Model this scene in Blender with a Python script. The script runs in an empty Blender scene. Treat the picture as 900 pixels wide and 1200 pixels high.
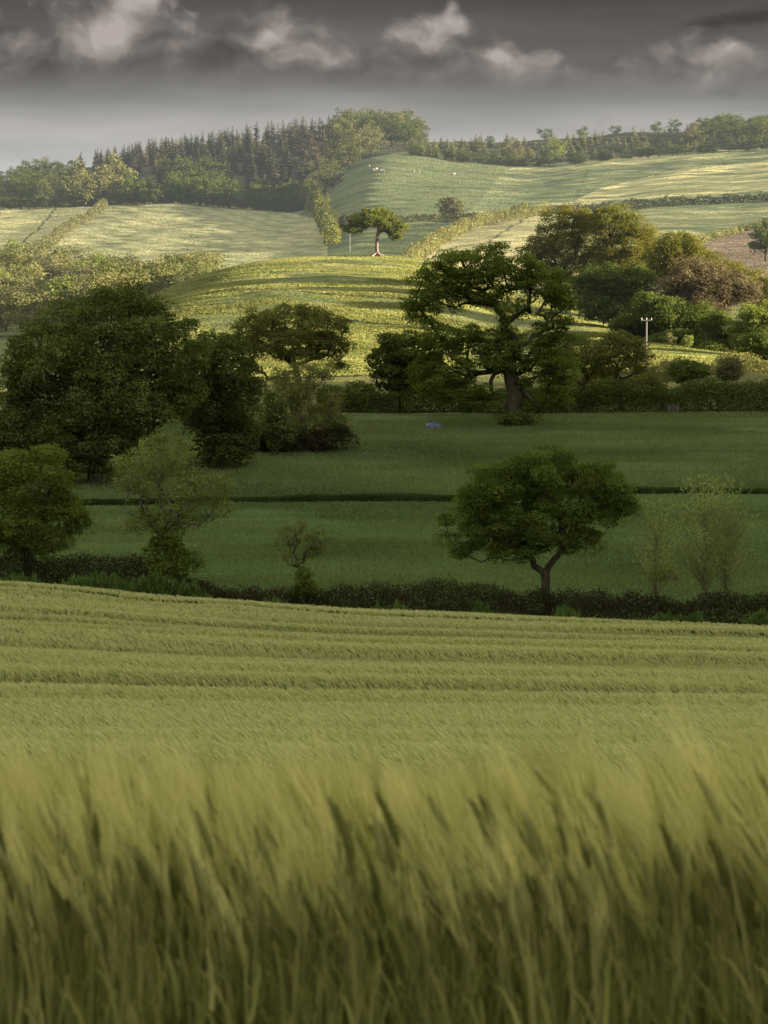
import bpy, math
import numpy as np
rng = np.random.default_rng(11)
scene = bpy.context.scene
COL = scene.collection
R = math.radians

# ------------------------------------------------------------------ camera model (photo pixels 900 x 1200)
PITCH = R(7.01)
FPX = 3333.3
CP, SP = math.cos(PITCH), math.sin(PITCH)
def at(px, py, d):
    """world point seen at photo pixel (px,py) at ground distance d (y axis)"""
    cx, cy = (px - 450.0) / FPX, (600.0 - py) / FPX
    t = d / (CP + cy * SP)
    return np.array([cx * t, d, t * (cy * CP - SP)])
def project(P):
    P = np.asarray(P, float)
    f = P[..., 1] * CP - P[..., 2] * SP
    u = P[..., 1] * SP + P[..., 2] * CP
    return 450 + FPX * P[..., 0] / f, 600 - FPX * u / f

# ------------------------------------------------------------------ terrain
def pchip(x, y, xi):
    x = np.asarray(x, float); y = np.asarray(y, float)
    h = np.diff(x); dl = np.diff(y) / h
    m = np.zeros_like(y)
    for i in range(1, len(x) - 1):
        if dl[i-1] * dl[i] > 0:
            w1 = 2*h[i] + h[i-1]; w2 = h[i] + 2*h[i-1]
            m[i] = (w1 + w2) / (w1/dl[i-1] + w2/dl[i])
    m[0], m[-1] = dl[0], dl[-1]
    k = np.clip(np.searchsorted(x, xi) - 1, 0, len(x) - 2)
    t = (xi - x[k]) / h[k]
    return ((1+2*t)*(1-t)**2*y[k] + t*(1-t)**2*h[k]*m[k] + t*t*(3-2*t)*y[k+1] + t*t*(t-1)*h[k]*m[k+1])

CROP = 0.85          # crop height of the barley
def zpy(py, d): return float(at(450, py, d)[2])
def column(edge, mid, far):
    """edge: py of the barley's far edge (top of crop, d=140); mid/far: lists of (d, py) on bare ground"""
    pts = [(-5, -1.30), (0, -1.38)]
    for d, zt in ((3, -.66), (5, -1.09), (8, -1.77), (12, -2.66), (20, -4.42)):
        pts.append((d, zt - CROP))
    for d, py in ((30, 866), (40, 842), (60, 800), (90, 756), (115, 732)):
        k = (d - 30) / 110.0
        pts.append((d, zpy(py + (edge - 718) * k, d) - CROP))
    pts.append((140, zpy(edge, 140) - CROP))
    for d, py in mid + far:
        pts.append((d, zpy(py, d)))
    pts += [(2600, -60), (6000, -95), (26000, -120)]
    a = np.array(pts)
    return a[:, 0], a[:, 1]
MIDL = [(152, 702), (165, 690), (240, 594), (300, 528)]
MIDC = [(152, 731), (165, 705), (240, 590), (300, 518), (335, 489)]
MIDR = [(152, 740), (165, 712), (240, 581), (300, 515), (335, 487)]
TAB = {
 -500: column(668, MIDL, [(360, 480), (500, 415), (600, 385), (700, 352), (800, 326), (900, 304), (1000, 285), (1250, 247), (1420, 228), (1600, 224)]),
    0: column(683, MIDL, [(360, 480), (500, 415), (600, 385), (700, 352), (800, 326), (900, 304), (1000, 285), (1250, 246), (1420, 220), (1600, 214)]),
  100: column(690, MIDL, [(360, 480), (450, 425), (560, 385), (640, 372), (720, 350), (800, 326), (900, 305), (1000, 285), (1250, 242), (1450, 205), (1600, 199)]),
  180: column(699, MIDL, [(360, 480), (420, 420), (500, 365), (570, 346), (620, 350), (700, 345), (800, 326), (900, 304), (1000, 282), (1250, 240), (1450, 192), (1600, 186)]),
  260: column(705, MIDC, [(360, 478), (420, 425), (500, 352), (580, 317), (620, 319), (700, 332), (800, 320), (900, 300), (1000, 280), (1250, 242), (1450, 184), (1600, 178)]),
  340: column(711, MIDC, [(360, 474), (420, 425), (500, 346), (560, 315), (600, 303), (640, 309), (720, 325), (800, 315), (900, 296), (1000, 277), (1230, 252), (1450, 180), (1600, 166)]),
  440: column(717, MIDC, [(360, 470), (420, 425), (500, 346), (560, 313), (600, 301), (640, 306), (720, 318), (800, 306), (900, 282), (1000, 260), (1250, 198), (1450, 170), (1600, 161)]),
  520: column(719, MIDC, [(360, 468), (420, 425), (500, 350), (560, 320), (600, 309), (640, 314), (720, 322), (800, 307), (900, 281), (1000, 258), (1250, 205), (1370, 184), (1480, 170), (1600, 168)]),
  600: column(722, MIDC, [(360, 468), (420, 430), (500, 368), (550, 347), (600, 340), (650, 344), (720, 338), (800, 306), (900, 276), (1000, 254), (1250, 211), (1370, 190), (1480, 169), (1600, 168)]),
  670: column(725, MIDR, [(360, 466), (420, 424), (480, 380), (530, 364), (580, 358), (640, 358), (720, 340), (800, 304), (900, 273), (1000, 252), (1250, 207), (1370, 188), (1480, 164), (1600, 163)]),
  760: column(728, MIDR, [(360, 462), (400, 432), (440, 404), (480, 392), (530, 388), (600, 380), (700, 345), (800, 302), (900, 270), (1000, 247), (1250, 198), (1370, 180), (1480, 157), (1600, 156)]),
  850: column(730, MIDR, [(360, 458), (400, 430), (430, 416), (480, 412), (530, 408), (600, 392), (700, 350), (800, 305), (900, 270), (1000, 243), (1250, 193), (1370, 175), (1480, 157), (1600, 155)]),
  930: column(733, MIDR, [(360, 456), (400, 440), (430, 426), (480, 422), (530, 415), (600, 398), (700, 352), (800, 308), (900, 270), (1000, 240), (1250, 190), (1370, 172), (1480, 154), (1600, 152)]),
 1400: column(745, MIDR, [(360, 450), (430, 425), (530, 410), (600, 392), (700, 350), (800, 308), (900, 270), (1000, 238), (1250, 186), (1370, 168), (1480, 150), (1600, 148)]),
}
DG = np.concatenate([np.arange(-5, 30, .5), np.arange(30, 160, 1.), np.arange(160, 700, 2.), np.arange(700, 1700, 4.), np.geomspace(1700, 26000, 60)])
SG = np.arange(-0.32, 0.3201, 0.002)
_cols = np.array([pchip(*TAB[k], DG) for k in TAB])              # table columns sampled on DG
_su = np.array([(k - 450) / FPX for k in TAB])
_H = np.empty((len(DG), len(SG)))
for i in range(len(DG)):
    _H[i] = pchip(_su, _cols[:, i], np.clip(SG, _su[0], _su[-1]))
_k = np.exp(-0.5 * (np.arange(-8, 9) / 3.0) ** 2); _k /= _k.sum()
_Hp = np.pad(_H, ((0, 0), (8, 8)), mode='edge')
_H = sum(_k[j] * _Hp[:, j:j + len(SG)] for j in range(17))
def sstep(a, b, x):
    t = np.clip((x - a) / (b - a), 0, 1); return t * t * (3 - 2 * t)
def Z(x, y):
    x = np.asarray(x, float); y = np.asarray(y, float)
    yy = np.clip(y, -5, 25900)
    s = np.clip(x / np.maximum(yy, 12.0), -0.3199, 0.3198)
    fi = np.interp(yy, DG, np.arange(len(DG))); i = np.minimum(fi.astype(int), len(DG) - 2); fi = fi - i
    fj = (s - SG[0]) / 0.002; j = np.clip(fj.astype(int), 0, len(SG) - 2); fj = fj - j
    z = (_H[i, j]*(1-fi)*(1-fj) + _H[i+1, j]*fi*(1-fj) + _H[i, j+1]*(1-fi)*fj + _H[i+1, j+1]*fi*fj)
    # added unseen hill on the sunny side, shaped to keep the near valley in shade
    ridge = sstep(95, 330, x) * (1 - sstep(600, 1100, x))  # ridge: cross profile of the added shading hill
    top = np.interp(yy, [-5, 60, 150, 250, 302, 355, 410], [96, 92, 88, 84, 76, 24, 0])
    z = z + ridge * top
    z = z - np.maximum(0, -y - 5) * 0.02
    return z
def ground(px, py, d):
    p = at(px, py, d); return np.array([p[0], d, float(Z(p[0], d))])
def ground_hit(px, py, d0, d1):
    """distance between d0 and d1 where the ground is seen at pixel (px,py)"""
    ds = np.linspace(d0, d1, 400)
    P = np.array([at(px, py, d) for d in ds])
    g = Z(P[:, 0], ds) - P[:, 2]
    k = np.where((g[:-1] < 0) & (g[1:] >= 0))[0]
    if len(k): return ds[k[0]]
    return ds[np.argmin(np.abs(g))]

# ------------------------------------------------------------------ materials
def new_mat(name):
    m = bpy.data.materials.new(name); m.use_nodes = True
    m.node_tree.nodes.clear()
    try: m.cycles.emission_sampling = 'NONE'
    except Exception: pass
    return m, m.node_tree
def N(nt, typ, **kw):
    n = nt.nodes.new(typ)
    for k, v in kw.items():
        if k.startswith('i_'):
            key = k[2:]
            n.inputs[int(key) if key.isdigit() else key].default_value = v
        else: setattr(n, k, v)
    return n
def math_n(nt, op, a, b=None, c=None, clamp=False):
    n = nt.nodes.new('ShaderNodeMath'); n.operation = op; n.use_clamp = clamp
    for i, v in enumerate((a, b, c)):
        if v is None: continue
        if isinstance(v, (int, float)): n.inputs[i].default_value = v
        else: nt.links.new(v, n.inputs[i])
    return n.outputs[0]
def mixc(nt, fac, a, b, mode='MIX'):
    n = nt.nodes.new('ShaderNodeMix'); n.data_type = 'RGBA'; n.blend_type = mode
    for idx, v in ((0, fac), (6, a), (7, b)):
        if isinstance(v, (int, float)): n.inputs[idx].default_value = v
        elif isinstance(v, tuple): n.inputs[idx].default_value = v if len(v) == 4 else v + (1,)
        else: nt.links.new(v, n.inputs[idx])
    return n.outputs[2]
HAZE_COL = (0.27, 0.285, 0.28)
def make_haze_group():  # distance haze painted as a pale glow mixed into each surface
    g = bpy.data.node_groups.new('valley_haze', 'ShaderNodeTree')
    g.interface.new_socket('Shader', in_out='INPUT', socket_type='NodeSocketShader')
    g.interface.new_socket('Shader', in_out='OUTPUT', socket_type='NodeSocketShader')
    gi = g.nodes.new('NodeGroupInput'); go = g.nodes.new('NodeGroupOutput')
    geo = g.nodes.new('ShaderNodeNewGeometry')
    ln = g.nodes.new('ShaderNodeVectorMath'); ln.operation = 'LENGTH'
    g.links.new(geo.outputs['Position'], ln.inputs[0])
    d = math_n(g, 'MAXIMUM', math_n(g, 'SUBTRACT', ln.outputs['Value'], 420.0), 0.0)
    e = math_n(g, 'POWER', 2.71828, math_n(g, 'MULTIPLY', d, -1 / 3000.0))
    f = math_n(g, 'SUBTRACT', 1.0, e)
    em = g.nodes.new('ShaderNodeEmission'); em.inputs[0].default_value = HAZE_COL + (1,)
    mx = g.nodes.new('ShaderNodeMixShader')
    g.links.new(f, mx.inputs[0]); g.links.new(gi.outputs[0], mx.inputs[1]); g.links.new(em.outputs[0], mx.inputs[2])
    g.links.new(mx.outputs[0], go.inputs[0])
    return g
HAZE = make_haze_group()
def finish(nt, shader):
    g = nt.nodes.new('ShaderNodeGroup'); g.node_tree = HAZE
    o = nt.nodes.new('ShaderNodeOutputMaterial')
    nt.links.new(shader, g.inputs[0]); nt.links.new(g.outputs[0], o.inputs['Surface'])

def leaf_mat(name, dark, light, trans=0.35, patch=None, patch_scale=0.35, rough=True):
    m, nt = new_mat(name)
    a = N(nt, 'ShaderNodeAttribute', attribute_name='tint')
    col = mixc(nt, a.outputs['Fac'], dark, light)
    geo = N(nt, 'ShaderNodeNewGeometry')
    nz = N(nt, 'ShaderNodeTexNoise', i_Scale=patch_scale); nt.links.new(geo.outputs['Position'], nz.inputs['Vector'])
    k = math_n(nt, 'MULTIPLY_ADD', nz.outputs[0], 1.5, 0.25)
    vm = N(nt, 'ShaderNodeVectorMath', operation='SCALE'); nt.links.new(col, vm.inputs[0]); nt.links.new(k, vm.inputs['Scale'])
    col = vm.outputs[0]
    if patch:
        nz2 = N(nt, 'ShaderNodeTexNoise', i_Scale=patch_scale * .7); nt.links.new(geo.outputs['Position'], nz2.inputs['Vector'])
        f = math_n(nt, 'MULTIPLY_ADD', nz2.outputs[0], 5.0, -2.3, clamp=True)
        col = mixc(nt, f, col, patch)
    df = N(nt, 'ShaderNodeBsdfDiffuse'); tr = N(nt, 'ShaderNodeBsdfTranslucent')
    nt.links.new(col, df.inputs[0])
    tc = mixc(nt, 1.0, col, (1.25, 1.25, 0.55), 'MULTIPLY'); nt.links.new(tc, tr.inputs[0])
    mx = N(nt, 'ShaderNodeMixShader', i_0=trans)
    nt.links.new(df.outputs[0], mx.inputs[1]); nt.links.new(tr.outputs[0], mx.inputs[2])
    finish(nt, mx.outputs[0]); return m

def bark_mat(name, a, b, scale=6.0):
    m, nt = new_mat(name)
    geo = N(nt, 'ShaderNodeNewGeometry')
    mp = N(nt, 'ShaderNodeMapping'); mp.inputs['Scale'].default_value = (1, 1, .25); nt.links.new(geo.outputs['Position'], mp.inputs[0])
    nz = N(nt, 'ShaderNodeTexNoise', i_Scale=scale, i_Detail=4.0); nt.links.new(mp.outputs[0], nz.inputs['Vector'])
    f = math_n(nt, 'MULTIPLY_ADD', nz.outputs[0], 2.2, -.6, clamp=True)
    col = mixc(nt, f, a, b)
    bm = N(nt, 'ShaderNodeBump', i_Strength=.7, i_Distance=.06); nt.links.new(nz.outputs[0], bm.inputs['Height'])
    df = N(nt, 'ShaderNodeBsdfDiffuse'); nt.links.new(col, df.inputs[0]); nt.links.new(bm.outputs[0], df.inputs['Normal'])
    finish(nt, df.outputs[0]); return m

def field_mat(name, a, b, patch=(20, 20, 1), grain=(2, 2, 2), rand=0.9, up=0.6, stripes=None, c=None, grain_amt=.35, cscale=.02, thru=0.):
    """short vegetation: colour patches, a fine grain of upright blades (normals scattered around), optional rows"""
    m, nt = new_mat(name)
    geo = N(nt, 'ShaderNodeNewGeometry'); P = geo.outputs['Position']
    def noise(scale_xyz, detail=3.0, rot=0.0):
        mp = N(nt, 'ShaderNodeMapping'); mp.inputs['Scale'].default_value = tuple(1.0 / s for s in scale_xyz); mp.inputs['Rotation'].default_value = (0, 0, rot)
        nt.links.new(P, mp.inputs[0])
        z = N(nt, 'ShaderNodeTexNoise', i_Scale=1.0, i_Detail=detail); nt.links.new(mp.outputs[0], z.inputs['Vector'])
        return z
    n1 = noise(patch + ((1,) if len(patch) == 2 else ()), 4.0)
    f = math_n(nt, 'MULTIPLY_ADD', n1.outputs[0], 3.0, -1.0, clamp=True)
    col = mixc(nt, f, a, b)
    if c:
        n4 = noise(cscale if isinstance(cscale, tuple) else (1 / cscale, 1 / cscale, 1 / cscale), 3.0)
        f4 = math_n(nt, 'MULTIPLY_ADD', n4.outputs[0], 6.0, -3.2, clamp=True)
        col = mixc(nt, f4, col, c)
    n2 = noise(grain, 2.0)
    g = math_n(nt, 'MULTIPLY_ADD', n2.outputs[0], 2 * grain_amt * 2, 1 - 2 * grain_amt)
    if stripes:
        for (ang, width, amt, duty) in stripes:
            mp = N(nt, 'ShaderNodeMapping'); mp.inputs['Rotation'].default_value = (0, 0, ang); nt.links.new(P, mp.inputs[0])
            sx = N(nt, 'ShaderNodeSeparateXYZ'); nt.links.new(mp.outputs[0], sx.inputs[0])
            w = math_n(nt, 'ADD', sx.outputs[0], math_n(nt, 'MULTIPLY', n1.outputs[0], min(width * .4, 4.0)))
            fr = math_n(nt, 'FRACT', math_n(nt, 'DIVIDE', w, width))
            tri = math_n(nt, 'ABSOLUTE', math_n(nt, 'SUBTRACT', fr, .5))
            ln = math_n(nt, 'SUBTRACT', 1.0, math_n(nt, 'DIVIDE', tri, duty), clamp=True)
            g = math_n(nt, 'MULTIPLY', g, math_n(nt, 'SUBTRACT', 1.0, math_n(nt, 'MULTIPLY', ln, amt)))
    vm = N(nt, 'ShaderNodeVectorMath', operation='SCALE'); nt.links.new(col, vm.inputs[0]); nt.links.new(g, vm.inputs['Scale'])
    n3 = noise(tuple(.37 * x for x in grain), 1.0)
    sb = N(nt, 'ShaderNodeVectorMath', operation='SUBTRACT'); nt.links.new(n3.outputs['Color'], sb.inputs[0]); sb.inputs[1].default_value = (.5, .5, .35)
    sc = N(nt, 'ShaderNodeVectorMath', operation='SCALE'); nt.links.new(sb.outputs[0], sc.inputs[0]); sc.inputs['Scale'].default_value = rand * 4
    su = N(nt, 'ShaderNodeVectorMath', operation='SCALE'); nt.links.new(geo.outputs['Normal'], su.inputs[0]); su.inputs['Scale'].default_value = up
    ad = N(nt, 'ShaderNodeVectorMath', operation='ADD'); nt.links.new(sc.outputs[0], ad.inputs[0]); nt.links.new(su.outputs[0], ad.inputs[1])
    no = N(nt, 'ShaderNodeVectorMath', operation='NORMALIZE'); nt.links.new(ad.outputs[0], no.inputs[0])
    df = N(nt, 'ShaderNodeBsdfDiffuse'); nt.links.new(vm.outputs[0], df.inputs[0]); nt.links.new(no.outputs[0], df.inputs['Normal'])
    if not thru: finish(nt, df.outputs[0]); return m
    tr = N(nt, 'ShaderNodeBsdfTranslucent'); nt.links.new(no.outputs[0], tr.inputs['Normal'])
    v2 = N(nt, 'ShaderNodeVectorMath', operation='MULTIPLY'); nt.links.new(vm.outputs[0], v2.inputs[0]); v2.inputs[1].default_value = (thru, thru, thru*.75); nt.links.new(v2.outputs[0], tr.inputs[0])
    ad2 = N(nt, 'ShaderNodeAddShader'); nt.links.new(df.outputs[0], ad2.inputs[0]); nt.links.new(tr.outputs[0], ad2.inputs[1])
    finish(nt, ad2.outputs[0]); return m

def plain_mat(name, col, rough=.6, var=.25, scale=8.0):
    m, nt = new_mat(name)
    geo = N(nt, 'ShaderNodeNewGeometry')
    nz = N(nt, 'ShaderNodeTexNoise', i_Scale=scale, i_Detail=3.0); nt.links.new(geo.outputs['Position'], nz.inputs['Vector'])
    k = math_n(nt, 'MULTIPLY_ADD', nz.outputs[0], 2 * var, 1 - var)
    vm = N(nt, 'ShaderNodeVectorMath', operation='SCALE'); vm.inputs[0].default_value = col; nt.links.new(k, vm.inputs['Scale'])
    b = N(nt, 'ShaderNodeBsdfPrincipled'); b.inputs['Roughness'].default_value = rough; nt.links.new(vm.outputs[0], b.inputs['Base Color'])
    finish(nt, b.outputs[0]); return m

# ------------------------------------------------------------------ mesh helpers
def mesh_from(name, V, F, tint=None, mats=(), mat_idx=None, smooth=False):
    """V (n,3); F (m,k) one array, or a list of arrays with different k"""
    V = np.asarray(V, np.float32)
    Fs = F if isinstance(F, list) else [F]
    Fs = [np.asarray(f, np.int32) for f in Fs if len(f)]
    me = bpy.data.meshes.new(name)
    me.vertices.add(len(V)); me.vertices.foreach_set('co', V.ravel())
    loops = np.concatenate([f.ravel() for f in Fs]); tot = np.concatenate([np.full(len(f), f.shape[1], np.int32) for f in Fs])
    start = np.concatenate([[0], np.cumsum(tot)[:-1]]).astype(np.int32)
    me.loops.add(len(loops)); me.loops.foreach_set('vertex_index', loops)
    me.polygons.add(len(tot)); me.polygons.foreach_set('loop_start', start)
    try: me.polygons.foreach_set('loop_total', tot)
    except Exception: pass
    for m in mats: me.materials.append(m)
    if mat_idx is not None: me.polygons.foreach_set('material_index', np.asarray(mat_idx, np.int32))
    if smooth: me.polygons.foreach_set('use_smooth', np.ones(len(tot), bool))
    else: me.polygons.foreach_set('use_smooth', np.zeros(len(tot), bool))
    if tint is not None:
        at_ = me.attributes.new('tint', 'FLOAT', 'POINT'); at_.data.foreach_set('value', np.asarray(tint, np.float32))
    me.update(calc_edges=True)
    return me
def link(name, me, parent=None, loc=None):
    o = bpy.data.objects.new(name, me); COL.objects.link(o)
    if parent is not None: o.parent = parent
    if loc is not None: o.location = loc
    return o
def tag(o, label=None, cat=None, group=None, kind=None):
    for k, v in (('label', label), ('category', cat), ('group', group), ('kind', kind)):
        if v: o[k] = v
    return o
def empty(name, loc):
    o = bpy.data.objects.new(name, None); COL.objects.link(o); o.location = loc; o.empty_display_size = .5; return o

def unit(v): return v / np.maximum(np.linalg.norm(v, axis=-1, keepdims=True), 1e-9)
def leaf_quads(C, Nn, size, r, aspect=.62, fold=.15):
    """diamond leaves (or leafy sprays) at C with normals Nn"""
    n = len(C)
    t = unit(np.cross(Nn, unit(r.normal(size=(n, 3)))))
    b = np.cross(Nn, t)
    s = (np.asarray(size) * r.uniform(.65, 1.35, n))[:, None]
    V = np.stack([C - t*s*.5, C - b*s*.5*aspect + Nn*s*fold, C + t*s*.5, C + b*s*.5*aspect + Nn*s*fold], 1)
    V += r.normal(size=V.shape) * s[:, None] * .09
    return V.reshape(-1, 3), np.arange(4*n).reshape(-1, 4)
def clump_leaves(centers, radii, per, size, r, flat=.75, up=.35, rand=.75, shell=.45):
    Cs, Ns, Ts = [], [], []
    for c, rad in zip(centers, radii):
        n = max(4, int(per * r.uniform(.75, 1.25)))
        d = unit(r.normal(size=(n, 3)))
        d[:, 2] = np.where((d[:, 2] < 0) & (r.random(n) < .45), -d[:, 2], d[:, 2])
        rr = rad * (shell + (1 - shell) * r.random(n) ** .6) * (1 + .22 * np.sin(d[:, 0]*5 + c[0]*3) * np.sin(d[:, 1]*4 + c[1]*2) + .15*np.sin(d[:, 2]*7+c[2]))
        p = c + d * rr[:, None] * np.array([1, 1, flat])
        Cs.append(p); Ns.append(unit(d * .7 + r.normal(size=(n, 3)) * rand + np.array([0, 0, up])))
        Ts.append(np.clip(r.normal(r.uniform(.3, .7), .22, n), 0, 1))
    C = np.concatenate(Cs); Nn = np.concatenate(Ns); T = np.concatenate(Ts)
    V, F = leaf_quads(C, Nn, size, r)
    return V, F, np.repeat(T, 4)

def tube(path, rad, sides):
    path = np.asarray(path, float); n = len(path)
    tg = unit(np.gradient(path, axis=0))
    a = np.empty_like(tg); v = np.array([1., 0, 0]) if abs(tg[0, 0]) < .9 else np.array([0, 1., 0])
    for i_ in range(n):
        v = v - tg[i_]*np.dot(v, tg[i_]); v = v/max(np.linalg.norm(v), 1e-9); a[i_] = v
    b = np.cross(tg, a)
    th = np.linspace(0, 2*np.pi, sides, endpoint=False)
    V = path[:, None] + (a[:, None]*np.cos(th)[None, :, None] + b[:, None]*np.sin(th)[None, :, None]) * np.asarray(rad)[:, None, None]
    i, j = np.meshgrid(np.arange(n-1), np.arange(sides), indexing='ij')
    j2 = (j+1) % sides
    F = np.stack([i*sides+j, i*sides+j2, (i+1)*sides+j2, (i+1)*sides+j], -1).reshape(-1, 4)
    return V.reshape(-1, 3), F
def join(parts):
    Vs, Fs, o = [], [], 0
    for V, F in parts:
        Vs.append(V); Fs.append(F + o); o += len(V)
    return np.concatenate(Vs), np.concatenate(Fs)

def skeleton(base, fork, centers, r_base, r, wig=.12, tip=.02, flare=1.5, bias=.25):
    """trunk from base to fork, then limbs reaching every clump centre by the nearest branch; radii by the pipe model"""
    base, fork = np.asarray(base, float), np.asarray(fork, float)
    nt = 7
    L = np.linalg.norm(fork - base)
    pos = []; par = []; plen = []
    for i in range(nt):
        t = i/(nt-1)
        pos.append(base + (fork-base)*t + np.array([r.normal(), r.normal(), 0])*L*.025*math.sin(t*math.pi)); par.append(i-1); plen.append(L*t)
    chains = [list(range(nt))]
    order = np.argsort(np.linalg.norm(centers - fork, axis=1) * r.uniform(.8, 1.2, len(centers)))
    tips = []
    for ci in order:
        c = centers[ci]
        P = np.array(pos); D = np.linalg.norm(P - c, axis=1)
        cost = D + bias*np.array(plen) + np.where(P[:, 2] > c[2] + .25*D, D*.6, 0)
        cost[:max(1, nt-2)] += 1e6
        k = int(np.argmin(cost))
        p0 = P[k]; v = c - p0; dl = np.linalg.norm(v)
        pd = unit(p0 - P[par[k]]) if par[k] >= 0 else np.array([0, 0, 1.])
        m = max(2, int(dl / max(L*.16, .25)) + 1); m = min(m, 9)
        ctrl = p0 + (unit(pd + np.array([0, 0, .25])) * .45 * dl)
        chain = [k]; prev = k
        off = r.normal(size=3) * dl * wig
        for q in range(1, m+1):
            t = q/m
            p = (1-t)**2*p0 + 2*t*(1-t)*ctrl + t*t*c + off*math.sin(t*math.pi) + r.normal(size=3)*dl*wig*.35*(t < 1)
            pos.append(p); par.append(prev); plen.append(plen[prev] + np.linalg.norm(p - pos[prev])); prev = len(pos)-1; chain.append(prev)
        tips.append(prev); chains.append(chain)
    w = np.zeros(len(pos))
    for tnode in tips:
        k = tnode
        while k >= 0: w[k] += 1; k = par[k]
    w = np.maximum(w, 1)
    ex = math.log(max(r_base/tip, 1.5)) / math.log(max(w.max(), 2))
    rad = tip * w**ex
    parts = []
    pos = np.array(pos)
    for n_, ch in enumerate(chains):
        rr = rad[ch].copy()
        if n_ == 0:
            tt = np.linspace(0, 1, len(ch)); rr = np.maximum(rr, r_base*(1-.3*tt)); rr = rr*(1 + (flare-1)*np.exp(-tt*9))
        else:
            rr[0] = min(rr[0], rr[1]*1.25)
        rr[-1] *= .7 if n_ else 1
        sd = 9 if n_ == 0 else (6 if rr[0] > r_base*.2 else 4)
        parts.append(tube(pos[ch], rr, sd))
    return join(parts), pos, rad

def sample_lobes(lobes, d, n, r, mind, inner=.25, ydepth=.85):
    """clump centres spread over the shell of a crown made of lobes (px, py, rx, rz [, depth shift])"""
    k = d / FPX
    W = np.array([l[2]*l[3] for l in lobes], float); W /= W.sum()
    out = []; tries = 0
    info = []
    for l in lobes:
        c = at(l[0], l[1], d); rx, rz = l[2]*k, l[3]*k
        if len(l) > 4: c[1] += l[4]*k
        info.append((c, np.array([rx, max(rx*ydepth, rz*.7), rz])))
    while len(out) < n and tries < n*60:
        tries += 1
        i = r.choice(len(lobes), p=W); c, e = info[i]
        v = unit(r.normal(size=3)); q = r.uniform(.72, .98) if r.random() > inner else r.uniform(.25, .7)
        p = c + v*e*q
        # drop points deep inside another lobe
        if any(j != i and np.sum(((p-cj)/ej)**2) < .42 for j, (cj, ej) in enumerate(info)) and r.random() < .8: continue
        if out and np.min(np.linalg.norm(np.array(out) - p, axis=1)) < mind*(1 - .5*tries/(n*60)): continue
        out.append(p)
    return np.array(out)

def build_tree(name, label, cat, base_px, d, lobes, leafm, barkm, n=60, cr=1.0, per=260, size=.18, r_trunk=.3, fork=.35,
               group=None, flat=.75, seed=1, tip=.025, inner=.25, lean=0., twigs=0, extra=None, base_py=None, wig=.12, ydepth=.85, shell=.45, bias=.25, flare=1.5, sink=.15):
    r = np.random.default_rng(seed)
    base = ground(base_px, base_py or 600, d)
    if base_py is not None:
        base[0] = at(base_px, base_py, d)[0]; base[2] = float(Z(base[0], d))
    C = sample_lobes(lobes, d, n, r, cr*.75, inner, ydepth)
    top = C[:, 2].max()
    cen = C.mean(0)
    f = np.array([base[0]*(1-.25) + cen[0]*.25 + lean, base[1], base[2] + (top-base[2])*fork])
    (TV, TF), pos, rad = skeleton(base - np.array([0, 0, sink]), f, C, r_trunk, r, wig=wig, tip=tip, bias=bias, flare=flare)
    root = empty(name, base); tag(root, label, cat, group)
    parts = [(TV - base, TF)]
    if twigs:
        tv = []
        for c in C:
            for _ in range(twigs):
                v = unit(r.normal(size=3)*.8 + unit(c-f)*.9 + np.array([0, 0, .3])) * cr*r.uniform(.6, 1.35)
                mid = c + v*.5 + r.normal(size=3)*cr*.08
                tv.append(tube(np.array([c, mid, c+v]) - base, [tip*.7, tip*.45, tip*.2], 3))
        parts += tv
    V, F = join(parts)
    link('trunk', mesh_from(name + '_trunk', V, F, mats=[barkm], smooth=True), root)
    radii = cr * r.uniform(.7, 1.3, len(C))
    LV, LF, LT = clump_leaves(C, radii, per, size, r, flat=flat, shell=shell)
    link('crown', mesh_from(name + '_crown', LV - base, LF, tint=LT, mats=[leafm]), root)
    return root, base

# ------------------------------------------------------------------ palette
M = {}
M['bark'] = bark_mat('bark', (.03, .026, .017), (.085, .07, .045))
M['bark_grey'] = bark_mat('grey_bark', (.06, .052, .04), (.16, .14, .11))
M['bark_olive'] = bark_mat('olive_bark', (.10, .095, .05), (.19, .18, .09))
M['bark_pale'] = bark_mat('pale_bark', (.09, .07, .055), (.20, .15, .12))
M['oak'] = leaf_mat('oak_leaves', (.05, .074, .014), (.145, .178, .035), .35, patch_scale=.25)
M['maple'] = leaf_mat('maple_leaves', (.034, .060, .012), (.15, .19, .04), .38, patch_scale=.6)
M['dark'] = leaf_mat('dark_leaves', (.045, .064, .017), (.14, .162, .04), .25, patch_scale=.25)
M['dark2'] = leaf_mat('olive_dark_leaves', (.034, .052, .013), (.11, .132, .034), .3, patch_scale=.3)
M['olive'] = leaf_mat('olive_leaves', (.075, .086, .025), (.19, .195, .06), .4, patch_scale=.4)
M['fresh'] = leaf_mat('fresh_leaves', (.09, .115, .03), (.21, .24, .07), .4, patch_scale=.5)
M['lime'] = leaf_mat('pale_willow_leaves', (.17, .21, .06), (.34, .38, .13), .4, patch_scale=.5)
M['rust'] = leaf_mat('rust_leaves', (.08, .08, .04), (.19, .18, .085), .35, patch_scale=.5)
M['gold'] = leaf_mat('golden_green_leaves', (.05, .06, .014), (.18, .17, .04), .45, patch_scale=.15, patch=(.135, .12, .03))
M['brown'] = leaf_mat('brown_leaves', (.068, .056, .034), (.16, .13, .078), .3, patch_scale=.2)
M['lone'] = leaf_mat('sunlit_oak_leaves', (.055, .072, .016), (.165, .175, .042), .45, patch_scale=.3)
M['hedge'] = leaf_mat('hedge_leaves', (.018, .021, .009), (.052, .054, .02), .2, patch_scale=.5, patch=(.040, .029, .018))
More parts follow.
